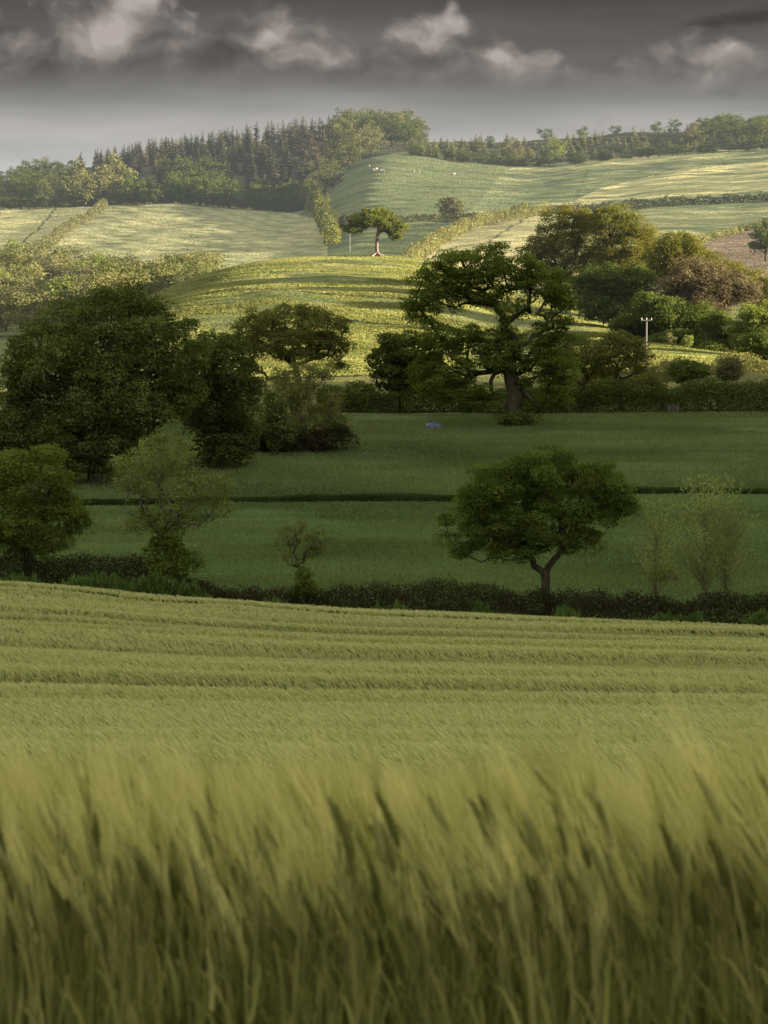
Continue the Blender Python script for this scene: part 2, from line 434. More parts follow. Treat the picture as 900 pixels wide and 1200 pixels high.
M['hedge_far'] = leaf_mat('field_hedge_leaves', (.05, .055, .026), (.12, .12, .055), .3, patch_scale=.15)
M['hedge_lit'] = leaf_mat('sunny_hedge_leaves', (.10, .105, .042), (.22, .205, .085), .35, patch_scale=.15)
M['conifer'] = leaf_mat('conifer_needles', (.035, .044, .022), (.10, .105, .05), .15, patch_scale=.03, patch=(.13, .10, .06))
M['young'] = leaf_mat('young_conifer_needles', (.10, .11, .045), (.22, .215, .09), .25, patch_scale=.03)
M['weed'] = leaf_mat('nettle_leaves', (.04, .07, .018), (.10, .15, .04), .4, patch_scale=.6)
M['blossom'] = leaf_mat('blossom', (.24, .25, .19), (.44, .44, .37), .3)

# ------------------------------------------------------------------ the ground, cut along field borders
BARLEY_G = field_mat('barley_floor', (.05, .055, .018), (.09, .085, .03), (6, 3, 2), (.3, .3, .3))
GRASS1 = field_mat('young_crop', (.048, .078, .024), (.064, .094, .030), (60, 7, 9), (1.0, .45, .6), rand=.8, up=.9, grain_amt=.26)
GRASS2 = field_mat('taller_crop', (.054, .080, .028), (.074, .100, .036), (60, 6, 8), (1.6, .7, .8), rand=.9, up=.8, grain_amt=.34, c=(.032, .048, .017), cscale=.03)
ROUGH = field_mat('rough_grass', (.075, .08, .03), (.15, .145, .055), (9, 5, 5), (.9, .7, .7), rand=.9)
KNOLL = field_mat('hill_grass', (.075, .095, .032), (.17, .172, .068), (14, 5, 3), (1.1, .8, .6), rand=.9, up=.5, grain_amt=.4)
VERGE = field_mat('verge_grass', (.03, .045, .014), (.06, .08, .025), (4, 2, 2), (.4, .4, .4))
WOODF = field_mat('wood_floor', (.05, .055, .03), (.09, .09, .05), (20, 20, 20), (2, 2, 2))
HEATH = field_mat('far_land', (.09, .10, .05), (.14, .13, .07), (90, 90, 30), (4, 4, 4))
FA = field_mat('striped_crop', (.20, .205, .10), (.31, .28, .14), (40, 16, 10), (1.6, 1.6, 1.6), rand=1., up=.45, stripes=[(R(-3.7), 24., .75, .035), (R(-3.7), 24.01, .0, .04), (R(80), 11., .3, .2)], grain_amt=.25, thru=0.9)
FB = field_mat('pale_ley', (.17, .18, .09), (.31, .29, .15), (22, 9, 8), (1.8, 1.2, 1.2), rand=1., up=.45, stripes=[(R(-24), 9., .30, .35)], grain_amt=.35, thru=0.65)
FC = field_mat('pasture', (.075, .10, .05), (.15, .16, .075), (60, 9, 9), (1.5, 1.2, 1.2), rand=.8, up=.7, grain_amt=.3, thru=0.3)
FD = field_mat('upland_crop', (.11, .135, .068), (.17, .185, .088), (90, 14, 12), (2, 1.2, 1.2), rand=.9, up=.6, stripes=[(R(5.5), 60., .22, .02)], grain_amt=.22, c=(.34, .30, .15), cscale=(70, 9, 9), thru=0.4)  # c: gold patches in the colour stand in for streaks of sun
FG = field_mat('sun_painted_crop', (.12, .145, .07), (.50, .43, .205), (150, 5, 9), (2, 1.2, 1.2), rand=.9, up=.5, grain_amt=.22, thru=.8)  # sunlit streaks put into the colour as gold bands over green crop
FE = field_mat('pale_stubble', (.27, .25, .125), (.37, .33, .17), (50, 10, 8), (1.4, 1.2, 1.2), rand=1., up=.45, stripes=[(R(8.7), 22., .65, .05), (R(95), 10., .3, .2)], grain_amt=.2, thru=0.8)
FF = field_mat('ridge_crop', (.14, .17, .08), (.31, .28, .14), (110, 9, 9), (1.6, 1.2, 1.2), rand=.9, up=.55, grain_amt=.22, thru=0.5)
FX = field_mat('ploughed_soil', (.13, .10, .065), (.19, .15, .10), (30, 8, 8), (1.4, 1, 1), rand=.8, up=.6, stripes=[(R(70), 5., .3, .3)])
def inpoly(px, py, poly):
    c = np.zeros(px.shape, bool); n = len(poly); j = n-1
    for i in range(n):
        xi, yi = poly[i]; xj, yj = poly[j]
        if yi != yj:
            c ^= ((yi > py) != (yj > py)) & (px < (xj-xi)*(py-yi)/(yj-yi)+xi)
        j = i
    return c
POLY = [
 ('striped_field', FA, [(-600, 246), (60, 243), (118, 243), (80, 268), (36, 306), (-600, 312)]),
 ('pale_field', FB, [(118, 243), (160, 236), (240, 236), (330, 248), (376, 258), (388, 305), (330, 330), (250, 345), (150, 345), (20, 318), (36, 306), (80, 268)]),
 ('pasture', FC, [(386, 205), (420, 188), (470, 178), (600, 196), (585, 208), (548, 250), (520, 259), (390, 261), (374, 246)]),
 ('low_pasture', FC, [(390, 261), (520, 259), (560, 258), (520, 276), (492, 300), (480, 330), (380, 330)]),
 ('upland_field', FD, [(600, 196), (700, 186), (900, 172), (1500, 165), (1500, 235), (900, 237), (790, 241), (700, 248), (640, 251), (560, 258), (520, 259), (548, 250), (585, 208)]),
 ('sun_painted_field', FG, [(672, 236), (700, 222), (760, 207), (830, 196), (905, 187), (1500, 176), (1500, 214), (900, 224), (800, 229), (730, 234)]),  # sunlit band of the upland field, painted into the ground colour
 ('sun_painted_field', FG, [(640, 198), (690, 189), (760, 183), (850, 179), (870, 182), (800, 188), (740, 194), (690, 199)]),
 ('stubble_field', FE, [(560, 258), (640, 251), (650, 290), (640, 335), (480, 335), (492, 300), (520, 276)]),
 ('ridge_field', FF, [(640, 251), (700, 248), (790, 241), (900, 237), (1500, 235), (1500, 262), (900, 262), (830, 281), (760, 300), (720, 335), (640, 335), (650, 290)]),
 ('ploughed_field', FX, [(900, 262), (1500, 262), (1500, 330), (760, 330), (760, 300), (830, 281)]),
]
def build_ground():
    ds_ = .0011
    s_in = np.arange(-.20, .2001, ds_)
    s_out = np.geomspace(.205, 70, 46)
    S = np.concatenate([-s_out[::-1], s_in, s_out])
    D = np.concatenate([np.arange(-5, 30, .5), np.arange(30, 150, 1.), np.arange(150, 400, 1.2), np.arange(400, 700, 2.), np.arange(700, 1650, 3.), np.geomspace(1655, 25500, 40)])
    X = S[None, :] * (D[:, None] + 10.0); Y = np.repeat(D[:, None], len(S), 1)
    X = np.clip(X, -26000, 26000)
    Zz = Z(X, Y)
    # a little unevenness, larger far away
    amp = np.interp(Y, [0, 150, 400, 700, 1600], [.02, .05, .25, .5, .8])
    Zz += amp*(np.sin(X*.11+Y*.07)*np.sin(Y*.09-X*.03) + .5*np.sin(X*.31+1.3)*np.sin(Y*.27+X*.13))
    # terrace bank across the lone tree's hill
    px, py = project(np.stack([X, Y, Zz], -1))
    V = np.stack([X, Y, Zz], -1).reshape(-1, 3)
    n0, n1 = len(D), len(S)
    i, j = np.meshgrid(np.arange(n0-1), np.arange(n1-1), indexing='ij')
    F = np.stack([i*n1+j, i*n1+j+1, (i+1)*n1+j+1, (i+1)*n1+j], -1).reshape(-1, 4)
    C = V[F].mean(1); cpx, cpy = project(C); cy = C[:, 1]; cx = C[:, 0]
    wob = 1.5*np.sin(cx*.12) + .8*np.sin(cx*.31+1)
    zone = np.zeros(len(F), int)          # 0 heath
    names = [('ground', HEATH)]
    def z(nm, m): names.append((nm, m)); return len(names)-1
    zb = z('barley_field', BARLEY_G); zv = z('verge', VERGE); z1 = z('green_field', GRASS1); z2 = z('crop_field', GRASS2)
    zr = z('rough_field', ROUGH); zk = z('hill', KNOLL); zw = z('wood_floor', WOODF)
    near = np.abs(cx) < (cy + 10)*.2 + 30
    zone[(cy < 142)] = zb
    zone[(cy >= 142) & (cy < 158)] = zv
    zone[(cy >= 158) & (cy < 241 + wob*.4)] = z1
    zone[(cy >= 241 + wob*.4) & (cy < 338)] = z2
    zone[(cy >= 338) & (cy < 405)] = zr
    kn = (cy >= 405) & (cy < 680)
    zone[kn] = zk
    # shaded rough between the bushes on the left
    zone[(cy > 1230) & (cy < 1650)] = zw
    far = (cy > 690) & (cy < 1500)
    for nm, m, poly in POLY:
        k = z(nm, m); zone[far & inpoly(cpx, cpy, poly)] = k
    for k, (nm, m) in enumerate(names):
        f = F[zone == k]
        if not len(f): continue
        u, inv = np.unique(f.ravel(), return_inverse=True)
        o = link(nm, mesh_from(nm, V[u], inv.reshape(-1, 4), mats=[m], smooth=True)); tag(o, kind='structure')
    # behind the camera
    xs = np.linspace(-340, 340, 35); ys = np.array([-5, -20, -60, -150, -400, -1200.])
    X, Y = np.meshgrid(xs, ys); Vb = np.stack([X, Y, Z(X, Y)], -1).reshape(-1, 3)
    i, j = np.meshgrid(np.arange(len(ys)-1), np.arange(len(xs)-1), indexing='ij'); n1 = len(xs)
    Fb = np.stack([i*n1+j, (i+1)*n1+j, (i+1)*n1+j+1, i*n1+j+1], -1).reshape(-1, 4)
    tag(link('ground', mesh_from('ground_back', Vb, Fb, mats=[VERGE], smooth=True)), kind='structure')
build_ground()

# ------------------------------------------------------------------ barley: near stalks and the whole field
def barley_mat(name, base_lo, base_hi, top_lo, top_hi, trans=.35):
    m, nt = new_mat(name)
    a = N(nt, 'ShaderNodeAttribute', attribute_name='tint')          # height along the stalk 0..1
    b = N(nt, 'ShaderNodeAttribute', attribute_name='vary')
    lo = mixc(nt, b.outputs['Fac'], base_lo, base_hi); hi = mixc(nt, b.outputs['Fac'], top_lo, top_hi)
    col = mixc(nt, a.outputs['Fac'], lo, hi)
    df = N(nt, 'ShaderNodeBsdfDiffuse'); tr = N(nt, 'ShaderNodeBsdfTranslucent')
    nt.links.new(col, df.inputs[0]); nt.links.new(mixc(nt, 1.0, col, (1.1, 1.1, .7), 'MULTIPLY'), tr.inputs[0])
    mx = N(nt, 'ShaderNodeMixShader', i_0=trans); nt.links.new(df.outputs[0], mx.inputs[1]); nt.links.new(tr.outputs[0], mx.inputs[2])
    finish(nt, mx.outputs[0]); return m
M['barley_near'] = barley_mat('barley_stalks', (.011, .025, .002), (.125, .14, .012), (.30, .30, .08), (.67, .61, .25))
M['barley_far'] = barley_mat('barley_ears', (.14, .165, .045), (.21, .22, .06), (.39, .395, .155), (.56, .54, .235))

def stalk_proto(r):
    """one barley plant about 0.85 m tall, ear bowed by the wind towards -x: verts, quads, tint"""
    parts = []; tints = []
    h = .66 * r.uniform(.88, 1.08); lean = r.uniform(-.02, .06)
    t = np.linspace(0, 1, 6)
    path = np.stack([-lean*t**2, r.normal()*.02*t**2, h*t], -1)
    V, F = tube(path, np.linspace(.0026, .0017, 6), 3); parts.append((V, F)); tints.append(np.repeat(np.clip(t*.8, 0, 1)*.65, 3))
    tip = path[-1]; dirv = unit(path[-1]-path[-2] + np.array([-.02, 0, 0]))
    # ear
    te = np.linspace(0, 1, 6); L = r.uniform(.07, .095)
    bend = np.stack([-.14*te**2, np.zeros(6), -.02*te**2], -1)*L
    ep = tip + dirv*L*te[:, None] + bend
    V, F = tube(ep, np.array([.003, .0062, .0068, .006, .0045, .0015]), 4); parts.append((V, F)); tints.append(np.full(len(V), .38))
    # awns: long fine bristles streaming with the wind
    na = 15; AV = []; 
    for k in range(na):
        q = r.uniform(.05, 1); p = tip + dirv*L*q + np.array([-.25*q*q, 0, -.05*q*q])*L
        v = unit(dirv + r.normal(size=3)*.13 + np.array([-.03, 0, .08])) * r.uniform(.10, .16)
        side = unit(np.cross(v, r.normal(size=3)))*.0011
        e = p + v + np.array([-.012, 0, -.004])
        m = p + v*.5
        AV += [p-side, p+side, m+side*.8, m-side*.8, e+side*.35, e-side*.35]
    AV = np.array(AV); b = np.arange(na)*6
    AF = np.concatenate([np.stack([b, b+1, b+2, b+3], -1), np.stack([b+3, b+2, b+4, b+5], -1)])
    parts.append((AV, AF)); tints.append(np.tile([.85, .85, .95, .95, 1, 1], na))
    # leaves
    for k in range(3):
        z0 = h*r.uniform(.2, .85); k0 = np.array([-lean*(z0/h)**2.2, 0, z0]); az = r.uniform(0, 2*np.pi)
        o = np.array([math.cos(az), math.sin(az), 0]); Ll = r.uniform(.12, .24); w = r.uniform(.003, .0052)
        tt = np.linspace(0, 1, 5)
        lp = k0 + o*Ll*.30*tt[:, None] + np.array([-.12, 0, 0])*Ll*(tt**2)[:, None] + np.array([0, 0, 1.])*Ll*(.95*tt - .35*tt**2.6)[:, None]
        sd = unit(np.cross(o, [0, 0, 1.]))*w
        ww = (1-tt**2.5)[:, None]*.95+.05
        V = np.stack([lp-sd*ww, lp+sd*ww], 1).reshape(-1, 3); i = np.arange(4)*2
        parts.append((V, np.stack([i, i+1, i+3, i+2], -1))); tints.append(np.full(len(V), .08+.38*z0/h))
    V, F = join(parts); return V, F, np.concatenate(tints)

def build_near_barley():
    r = np.random.default_rng(5)
    protos = [stalk_proto(r) for _ in range(16)]
    pts = []
    # first rows start about 2.6 m from the lens; density thins with distance (the far ones only show their tops)
    for d0, d1, dens in ((3.9, 6, 300), (6, 9, 240), (9, 16, 130), (16, 34, 55)):
        w = .30
        area = (d1*d1-d0*d0)*w
        n = int(area*dens); d = np.sqrt(r.uniform(d0*d0, d1*d1, n)); s = r.uniform(-w, w, n)
        pts.append(np.stack([s*d, d], -1))
    P = np.concatenate(pts)
    zg = Z(P[:, 0], P[:, 1])
    # gusts: plants lean and stand higher or lower in waves
    g = np.sin(P[:, 0]*2.1+P[:, 1]*1.3)*np.sin(P[:, 1]*1.7-P[:, 0]*.8+1)
    VV, FF_, TT, RR = [], [], [], []; off = 0
    which = r.integers(0, 16, len(P))
    for k in range(16):
        V, F, T = protos[k]; idx = np.where(which == k)[0]; m = len(idx)
        a = r.normal(0, .32, m); sc = r.uniform(.88, 1.06, m)*(1+.05*g[idx]); ln = .09*r.normal(size=m)+.05*g[idx]+.02
        ca, sa = np.cos(a)[:, None], np.sin(a)[:, None]
        z_ = V[None, :, 2]*sc[:, None]
        x_ = (V[None, :, 0]*ca - V[None, :, 1]*sa)*sc[:, None] - ln[:, None]*z_**1.4
        y_ = (V[None, :, 0]*sa + V[None, :, 1]*ca)*sc[:, None] + (.06*r.normal(size=m))[:, None]*z_
        W = np.stack([x_+P[idx, 0:1], y_+P[idx, 1:2], z_+zg[idx][:, None]], -1).reshape(-1, 3)
        VV.append(W); FF_.append((F[None]+(np.arange(m)*len(V))[:, None, None]).reshape(-1, 4)+off); off += len(W)
        TT.append(np.tile(T, m)); RR.append(np.repeat(np.clip(r.normal(.5, .36, m), 0, 1), len(V)))
    me = mesh_from('barley', np.concatenate(VV), np.concatenate(FF_), tint=np.concatenate(TT), mats=[M['barley_near']])
    av = me.attributes.new('vary', 'FLOAT', 'POINT'); av.data.foreach_set('value', np.concatenate(RR).astype(np.float32))
    tag(link('barley', me), 'windblown pale green barley with long soft awns standing close to the viewer', 'barley', kind='stuff')
build_near_barley()

def vnoise(x, y, seed=0):
    r = np.random.default_rng(seed); g = r.random((64, 64))
    xi = np.floor(x).astype(int); yi = np.floor(y).astype(int); fx = x-xi; fy = y-yi
    fx = fx*fx*(3-2*fx); fy = fy*fy*(3-2*fy)
    a = g[xi % 64, yi % 64]; b = g[(xi+1) % 64, yi % 64]; c = g[xi % 64, (yi+1) % 64]; e = g[(xi+1) % 64, (yi+1) % 64]
    return a*(1-fx)*(1-fy)+b*fx*(1-fy)+c*(1-fx)*fy+e*fx*fy
def build_far_barley():
    r = np.random.default_rng(6)
    n = 420000
    # even density over the picture: distance spread by 1/d
    d = np.exp(r.uniform(math.log(22), math.log(141.5), n)); keep = r.random(n) < (d/141)**.35; d = d[keep]; n = len(d)
    s = r.uniform(-.19, .19, n); x = s*d
    # drill passes: long shallow waves in the crop, bent across the slope
    w = d + .10*x + 6*vnoise(x/30+5, d/40, 3)
    wave = vnoise(x/20+3, w/3.4, 1)*.6 + vnoise(x/45, w/5.6, 2)*.4
    wave = (wave-.5)*2
    dip = np.clip(-wave-.12, 0, 1)  # dips also darkened in the tint, standing in for their shaded sides
    h = CROP*(.97 + .32*np.clip(wave, -1, .5) + .035*r.normal(size=n))
    zg = Z(x, d)
    k = d/FPX*1.17                                     # size of one pixel there
    wd = np.maximum(.018, k*.75)*r.uniform(.7, 1.3, n)
    ht = np.maximum(.16, k*3.2)*r.uniform(.7, 1.3, n)
    th = r.uniform(-.9, .9, n); lx = -r.uniform(.25, .8, n)
    cx, sx = np.cos(th)*wd, np.sin(th)*wd
    p = np.stack([x, d, zg+h-ht*.55], -1)
    tip = p + np.stack([lx*ht, r.normal(size=n)*.25*ht, ht*.75], -1)
    mid = p + (tip-p)*.55 + np.stack([ht*.10, 0*ht, ht*.06], -1)
    sd = np.stack([cx, sx, 0*cx], -1)
    V = np.stack([p-sd*.5, p+sd*.5, mid+sd*.55, mid-sd*.55, tip+sd*.12, tip-sd*.12], 1)
    b = np.arange(n)*6
    F = np.concatenate([np.stack([b, b+1, b+2, b+3], -1), np.stack([b+3, b+2, b+4, b+5], -1)])
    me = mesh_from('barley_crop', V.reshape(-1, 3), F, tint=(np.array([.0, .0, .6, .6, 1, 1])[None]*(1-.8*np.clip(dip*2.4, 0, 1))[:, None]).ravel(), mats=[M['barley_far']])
    vy = np.clip(r.normal(.5, .22, n) + .35*wave, 0, 1)
    av = me.attributes.new('vary', 'FLOAT', 'POINT'); av.data.foreach_set('value', np.repeat(vy, 6).astype(np.float32))
    tag(link('barley', me), 'pale ripening barley covering the slope in shallow waves down to the dark hedge', 'barley', kind='stuff')
build_far_barley()

# ------------------------------------------------------------------ grass tussocks on the lone tree's hill
def build_tussocks(name, label, n, s0, s1, d0, d1, mat, hmean, seed, wid=.5, mask=None):
    r = np.random.default_rng(seed)
    d = r.uniform(d0, d1, n); s = r.uniform(s0, s1, n); x = s*d
    w = d + .25*x + 12*vnoise(x/25, d/25, 7)
    band = vnoise(x/16, w/2.2, 8)*.5+vnoise(x/5, w/1.2, 9)*.5
    keep = band > .24
    if mask is not None: keep &= mask(x, d)
    x, d, band = x[keep], d[keep], band[keep]; n = len(x)
    z = Z(x, d)
    q = 4
    X = np.repeat(x, q)+r.normal(size=n*q)*.22; Y = np.repeat(d, q)+r.normal(size=n*q)*.2
    H = hmean*np.repeat((.4+band)*r.uniform(.5, 1.5, n), q)
    az = r.uniform(0, 2*np.pi, n*q); o = np.stack([np.cos(az), np.sin(az), 0*az], -1)*wid*r.uniform(.5, 1.2, n*q)[:, None]*.5
    p = np.stack([X, Y, np.repeat(z, q)-.05], -1)
    up = np.stack([r.normal(size=n*q)*.3-.15, r.normal(size=n*q)*.3, np.ones(n*q)], -1)*H[:, None]
    V = np.stack([p-o, p+o, p+o*.6+up, p-o*.7+up*.9], 1).reshape(-1, 3)
    T = np.repeat(np.clip(np.repeat(band, q)*1.1+r.normal(size=n*q)*.18-.05, 0, 1), 4)
    tag(link(name, mesh_from(name, V, np.arange(len(V)).reshape(-1, 4), tint=T, mats=[mat])), label, 'grass', kind='stuff')
M['tuss'] = leaf_mat('tussock_blades', (.105, .125, .040), (.27, .262, .105), .4, patch_scale=.06)
build_tussocks('tussock_grass', 'rough tussocky grass lit from the side on the rounded hill below the lone tree', 240000, -.092, .14, 400, 640, M['tuss'], .19, 21, wid=.30)

# ------------------------------------------------------------------ hedges
def build_hedge(name, label, pts, width, height, leafm, n_per_m, size, seed, group=None, jag=.25, sink=.1, bumps=None, bark=None):
    """pts: list of world (x, y); leafy strip on the ground along it"""
    r = np.random.default_rng(seed)
    P = np.array(pts, float); seg = np.linalg.norm(np.diff(P, axis=0), axis=1); L = np.concatenate([[0], np.cumsum(seg)]); tot = L[-1]
    n = int(tot*n_per_m); t = r.uniform(0, tot, n)
    x = np.interp(t, L, P[:, 0]); y = np.interp(t, L, P[:, 1])
    k = np.clip(np.searchsorted(L, t)-1, 0, len(seg)-1); dv = (P[1:]-P[:-1])/seg[:, None]; nv = np.stack([-dv[k, 1], dv[k, 0]], -1)
    hh = height*(1 + jag*(vnoise(t/(height*1.3)+seed, t*0, seed)-.5)*2 + jag*.6*(vnoise(t/(height*.35), t*0+3, seed+1)-.5)*2)
    th = r.uniform(0, np.pi, n); rad = .6+.4*r.random(n)**.5
    across = np.cos(th)*rad*width*.5*(1+.25*(vnoise(t/height*1.5, across_seed(r, n), seed+2)-.5)); up = np.where(r.random(n) < .45, r.random(n), np.sin(th)**.6)*rad
    Zg = Z(x+nv[:, 0]*across, y+nv[:, 1]*across)
    C = np.stack([x+nv[:, 0]*across, y+nv[:, 1]*across, Zg-sink+hh*up*(1+r.normal(size=n)*.04)], -1)
    nn = unit(np.stack([nv[:, 0]*np.cos(th), nv[:, 1]*np.cos(th), np.sin(th)+.1], -1)*.6 + r.normal(size=(n, 3))*.75)
    base = C.mean(0); base[2] = float(Z(base[0], base[1]))
    V, F = leaf_quads(C, nn, np.full(n, size), r)
    o = link(name, mesh_from(name, V-base, F, tint=np.repeat(np.clip(r.normal(.5, .28, n), 0, 1), 4), mats=[leafm]), loc=base)
    tag(o, label, 'hedge', group); return o
def across_seed(r, n): return r.uniform(0, 6, n)
def px_line(pts, d0, d1):
    out = []
    for q in pts:
        if len(q) == 3: d = q[2]
        else: d = ground_hit(q[0], q[1], d0, d1)
        p = at(q[0], q[1], d); out.append((p[0], p[1]))
    return out

# dark hedge below the barley
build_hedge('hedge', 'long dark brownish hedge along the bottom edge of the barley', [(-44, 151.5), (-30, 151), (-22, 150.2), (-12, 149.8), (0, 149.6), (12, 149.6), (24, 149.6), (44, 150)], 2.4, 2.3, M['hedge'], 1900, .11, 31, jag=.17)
# taller weeds at its foot
def build_weeds():
    r = np.random.default_rng(41); Cs = []
    for px, dd, w, h in ((20, 146, 2.0, .9), (120, 146, 2.6, 1.1), (190, 145.6, 2.4, 1.3), (225, 145.5, 1.8, 1.2), (320, 145, 1.2, .9), (565, 146.5, .8, 1.0), (665, 145.5, .9, 1.1), (232+210, 146, .7, .8), (780, 145.5, 1.8, .8), (890, 145, .9, 1.0), (95, 146, 1.6, .8), (470, 146, 1.0, .8), (815, 146, .8, .9)):
        x0 = (px-450)/FPX*dd*1.01
        m = int(420*w); x = x0+r.normal(size=m)*w*.55; y = dd+r.normal(size=m)*.3
        Cs.append(np.stack([x, y, Z(x, y)+r.random(m)**.7*h*np.exp(-((x-x0)/w)**2)*1.1+.25], -1))
    C = np.concatenate(Cs); n = len(C)
    C[:, 2] += .35*np.maximum(0, np.sin(C[:, 0]*9+np.sin(C[:, 0]*3)*2))*r.random(n)
    o = np.stack([r.normal(size=n), r.normal(size=n)*.5, 0*r.random(n)], -1); o = unit(o)*.035
    up = np.stack([r.normal(size=n)*.08, r.normal(size=n)*.08, r.uniform(.14, .34, n)], -1)
    V = np.stack([C-o-up*.5, C+o-up*.5, C+o*.4+up*.5, C-o*.4+up*.5], 1).reshape(-1, 3); F = np.arange(4*n).reshape(-1, 4)
    tag(link('nettles', mesh_from('nettles', V, F, tint=np.repeat(r.random(n), 4), mats=[M['weed']])), 'bright green nettles growing in patches at the foot of the dark hedge', 'weeds', kind='stuff')
build_weeds()
# the step of taller crop between the two green fields
def build_crop_edge():
    r = np.random.default_rng(44); n = 60000
    x = r.uniform(-60, 60, n); y = 241 + .4*(1.5*np.sin(x*.12)+.8*np.sin(x*.31+1)) + r.random(n)**2*1.6
    z = Z(x, y); h = .46*r.uniform(.55, 1.15, n)*(.8+.5*vnoise(x/6, y*0, 4)); w = .05*r.uniform(.6, 1.4, n)
    p = np.stack([x, y, z], -1); t = p+np.stack([r.normal(size=n)*.08, r.normal(size=n)*.08, h], -1); o = np.stack([w, 0*w, 0*w], -1)
    V = np.stack([p-o, p+o, t+o*.4, t-o*.4], 1).reshape(-1, 3)
    tag(link('crop_edge', mesh_from('crop_edge', V, np.arange(4*n).reshape(-1, 4), tint=np.repeat(r.random(n)*.7, 4), mats=[leaf_mat('crop_blades', (.025, .04, .012), (.05, .07, .022), .25)])), 'dark edge of the taller green crop crossing the valley floor', 'crop', kind='stuff')
build_crop_edge()
M['blade1'] = leaf_mat('young_crop_blades', (.080, .114, .040), (.132, .168, .064), .3, patch_scale=.05)
M['blade2'] = leaf_mat('tall_crop_blades', (.082, .108, .042), (.146, .176, .072), .3, patch_scale=.04)
def build_crop(name, label, d0, d1, n, h, w, mat, seed, rows):
    r = np.random.default_rng(seed)
    d = np.sqrt(r.uniform(d0*d0, d1*d1, n)); x = r.uniform(-.16, .16, n)*d
    q = d+rows*x; band = vnoise(x/14+2, q/2.1, seed)*.5+vnoise(x/45, q/5, seed+1)*.5
    hh = h*(.45+1.1*band)*r.uniform(.7, 1.3, n); th = r.uniform(-1.2, 1.2, n)
    o = np.stack([np.cos(th)*w, np.sin(th)*w, 0*d], -1)*r.uniform(.6, 1.4, n)[:, None]
    p = np.stack([x, d, Z(x, d)], -1); t = p+np.stack([-.25*hh+r.normal(size=n)*.06, r.normal(size=n)*.06, hh], -1)
    V = np.stack([p-o, p+o, t+o*.3, t-o*.3], 1).reshape(-1, 3)
    T_ = np.clip(band*.9+r.normal(size=n)*.22, 0, 1)
    tag(link(name, mesh_from(name, V, np.arange(4*n).reshape(-1, 4), tint=np.repeat(T_, 4), mats=[mat])), label, 'crop', kind='stuff')
build_crop('grass', 'short green young crop covering the nearer valley field behind the front hedge', 158, 240.5, 150000, .15, .05, M['blade1'], 61, .05)
build_crop('grass', 'taller dark green crop with faint rows in the further valley field', 243, 337, 190000, .26, .075, M['blade2'], 63, -.12)
# hedge at the far side of the valley floor
build_hedge('hedge', 'dark hedge at the far edge of the valley field behind the big oak', [(-8, 343), (2, 341), (12, 341), (24, 340), (36, 340), (48, 340), (70, 341)], 3.2, 3.3, M['dark2'], 1100, .22, 32, jag=.22)
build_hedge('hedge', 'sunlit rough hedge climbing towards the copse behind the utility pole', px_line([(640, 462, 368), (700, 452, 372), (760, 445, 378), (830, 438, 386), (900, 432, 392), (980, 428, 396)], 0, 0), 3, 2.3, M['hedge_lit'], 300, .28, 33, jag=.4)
build_hedge('hedge', 'low bushy bank running across the middle of the rounded hill', px_line([(236, 347), (262, 341), (300, 340), (350, 343), (400, 346), (450, 350), (485, 353)], 430, 590), 1.2, .45, M['hedge_far'], 34, .3, 34, jag=.7)
# far field hedges
build_hedge('hedge', 'brown hedge between the striped field and the pale field below the left wood', px_line([(122, 243), (104, 258), (80, 270), (58, 288), (36, 306), (20, 318)], 800, 1260), 3.5, 3.2, M['rust'], 55, .6, 35, jag=.35)
build_hedge('hedge', 'dark hedge under the pasture behind the lone tree', px_line([(388, 263), (430, 263), (470, 262), (520, 260), (560, 258)], 850, 1150), 3, 2.8, M['hedge_far'], 55, .6, 36, jag=.25)
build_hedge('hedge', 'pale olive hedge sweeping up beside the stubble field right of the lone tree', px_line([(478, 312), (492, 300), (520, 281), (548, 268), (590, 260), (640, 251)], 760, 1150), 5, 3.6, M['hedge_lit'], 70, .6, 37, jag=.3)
build_hedge('hedge', 'long dark hedge between the two upper fields above the copse', px_line([(640, 250), (700, 248), (750, 244), (800, 241), (860, 238), (900, 237), (1000, 236)], 850, 1250), 3.5, 3.4, M['hedge_far'], 60, .6, 38, jag=.25)
build_hedge('hedge', 'thin pale hedge along the top of the ploughed field', px_line([(770, 298), (830, 281), (900, 262), (960, 262)], 800, 1100), 3, 1.6, M['hedge_lit'], 14, .8, 39, jag=.5)
build_hedge('hedge', 'bushy hedge dropping from the left wood beside the lone tree', px_line([(362, 244, 1240), (374, 258, 1160), (378, 270, 1070), (388, 290, 960), (390, 302, 900)], 0, 0), 5, 4.2, M['olive'], 40, .9, 40, jag=.6)

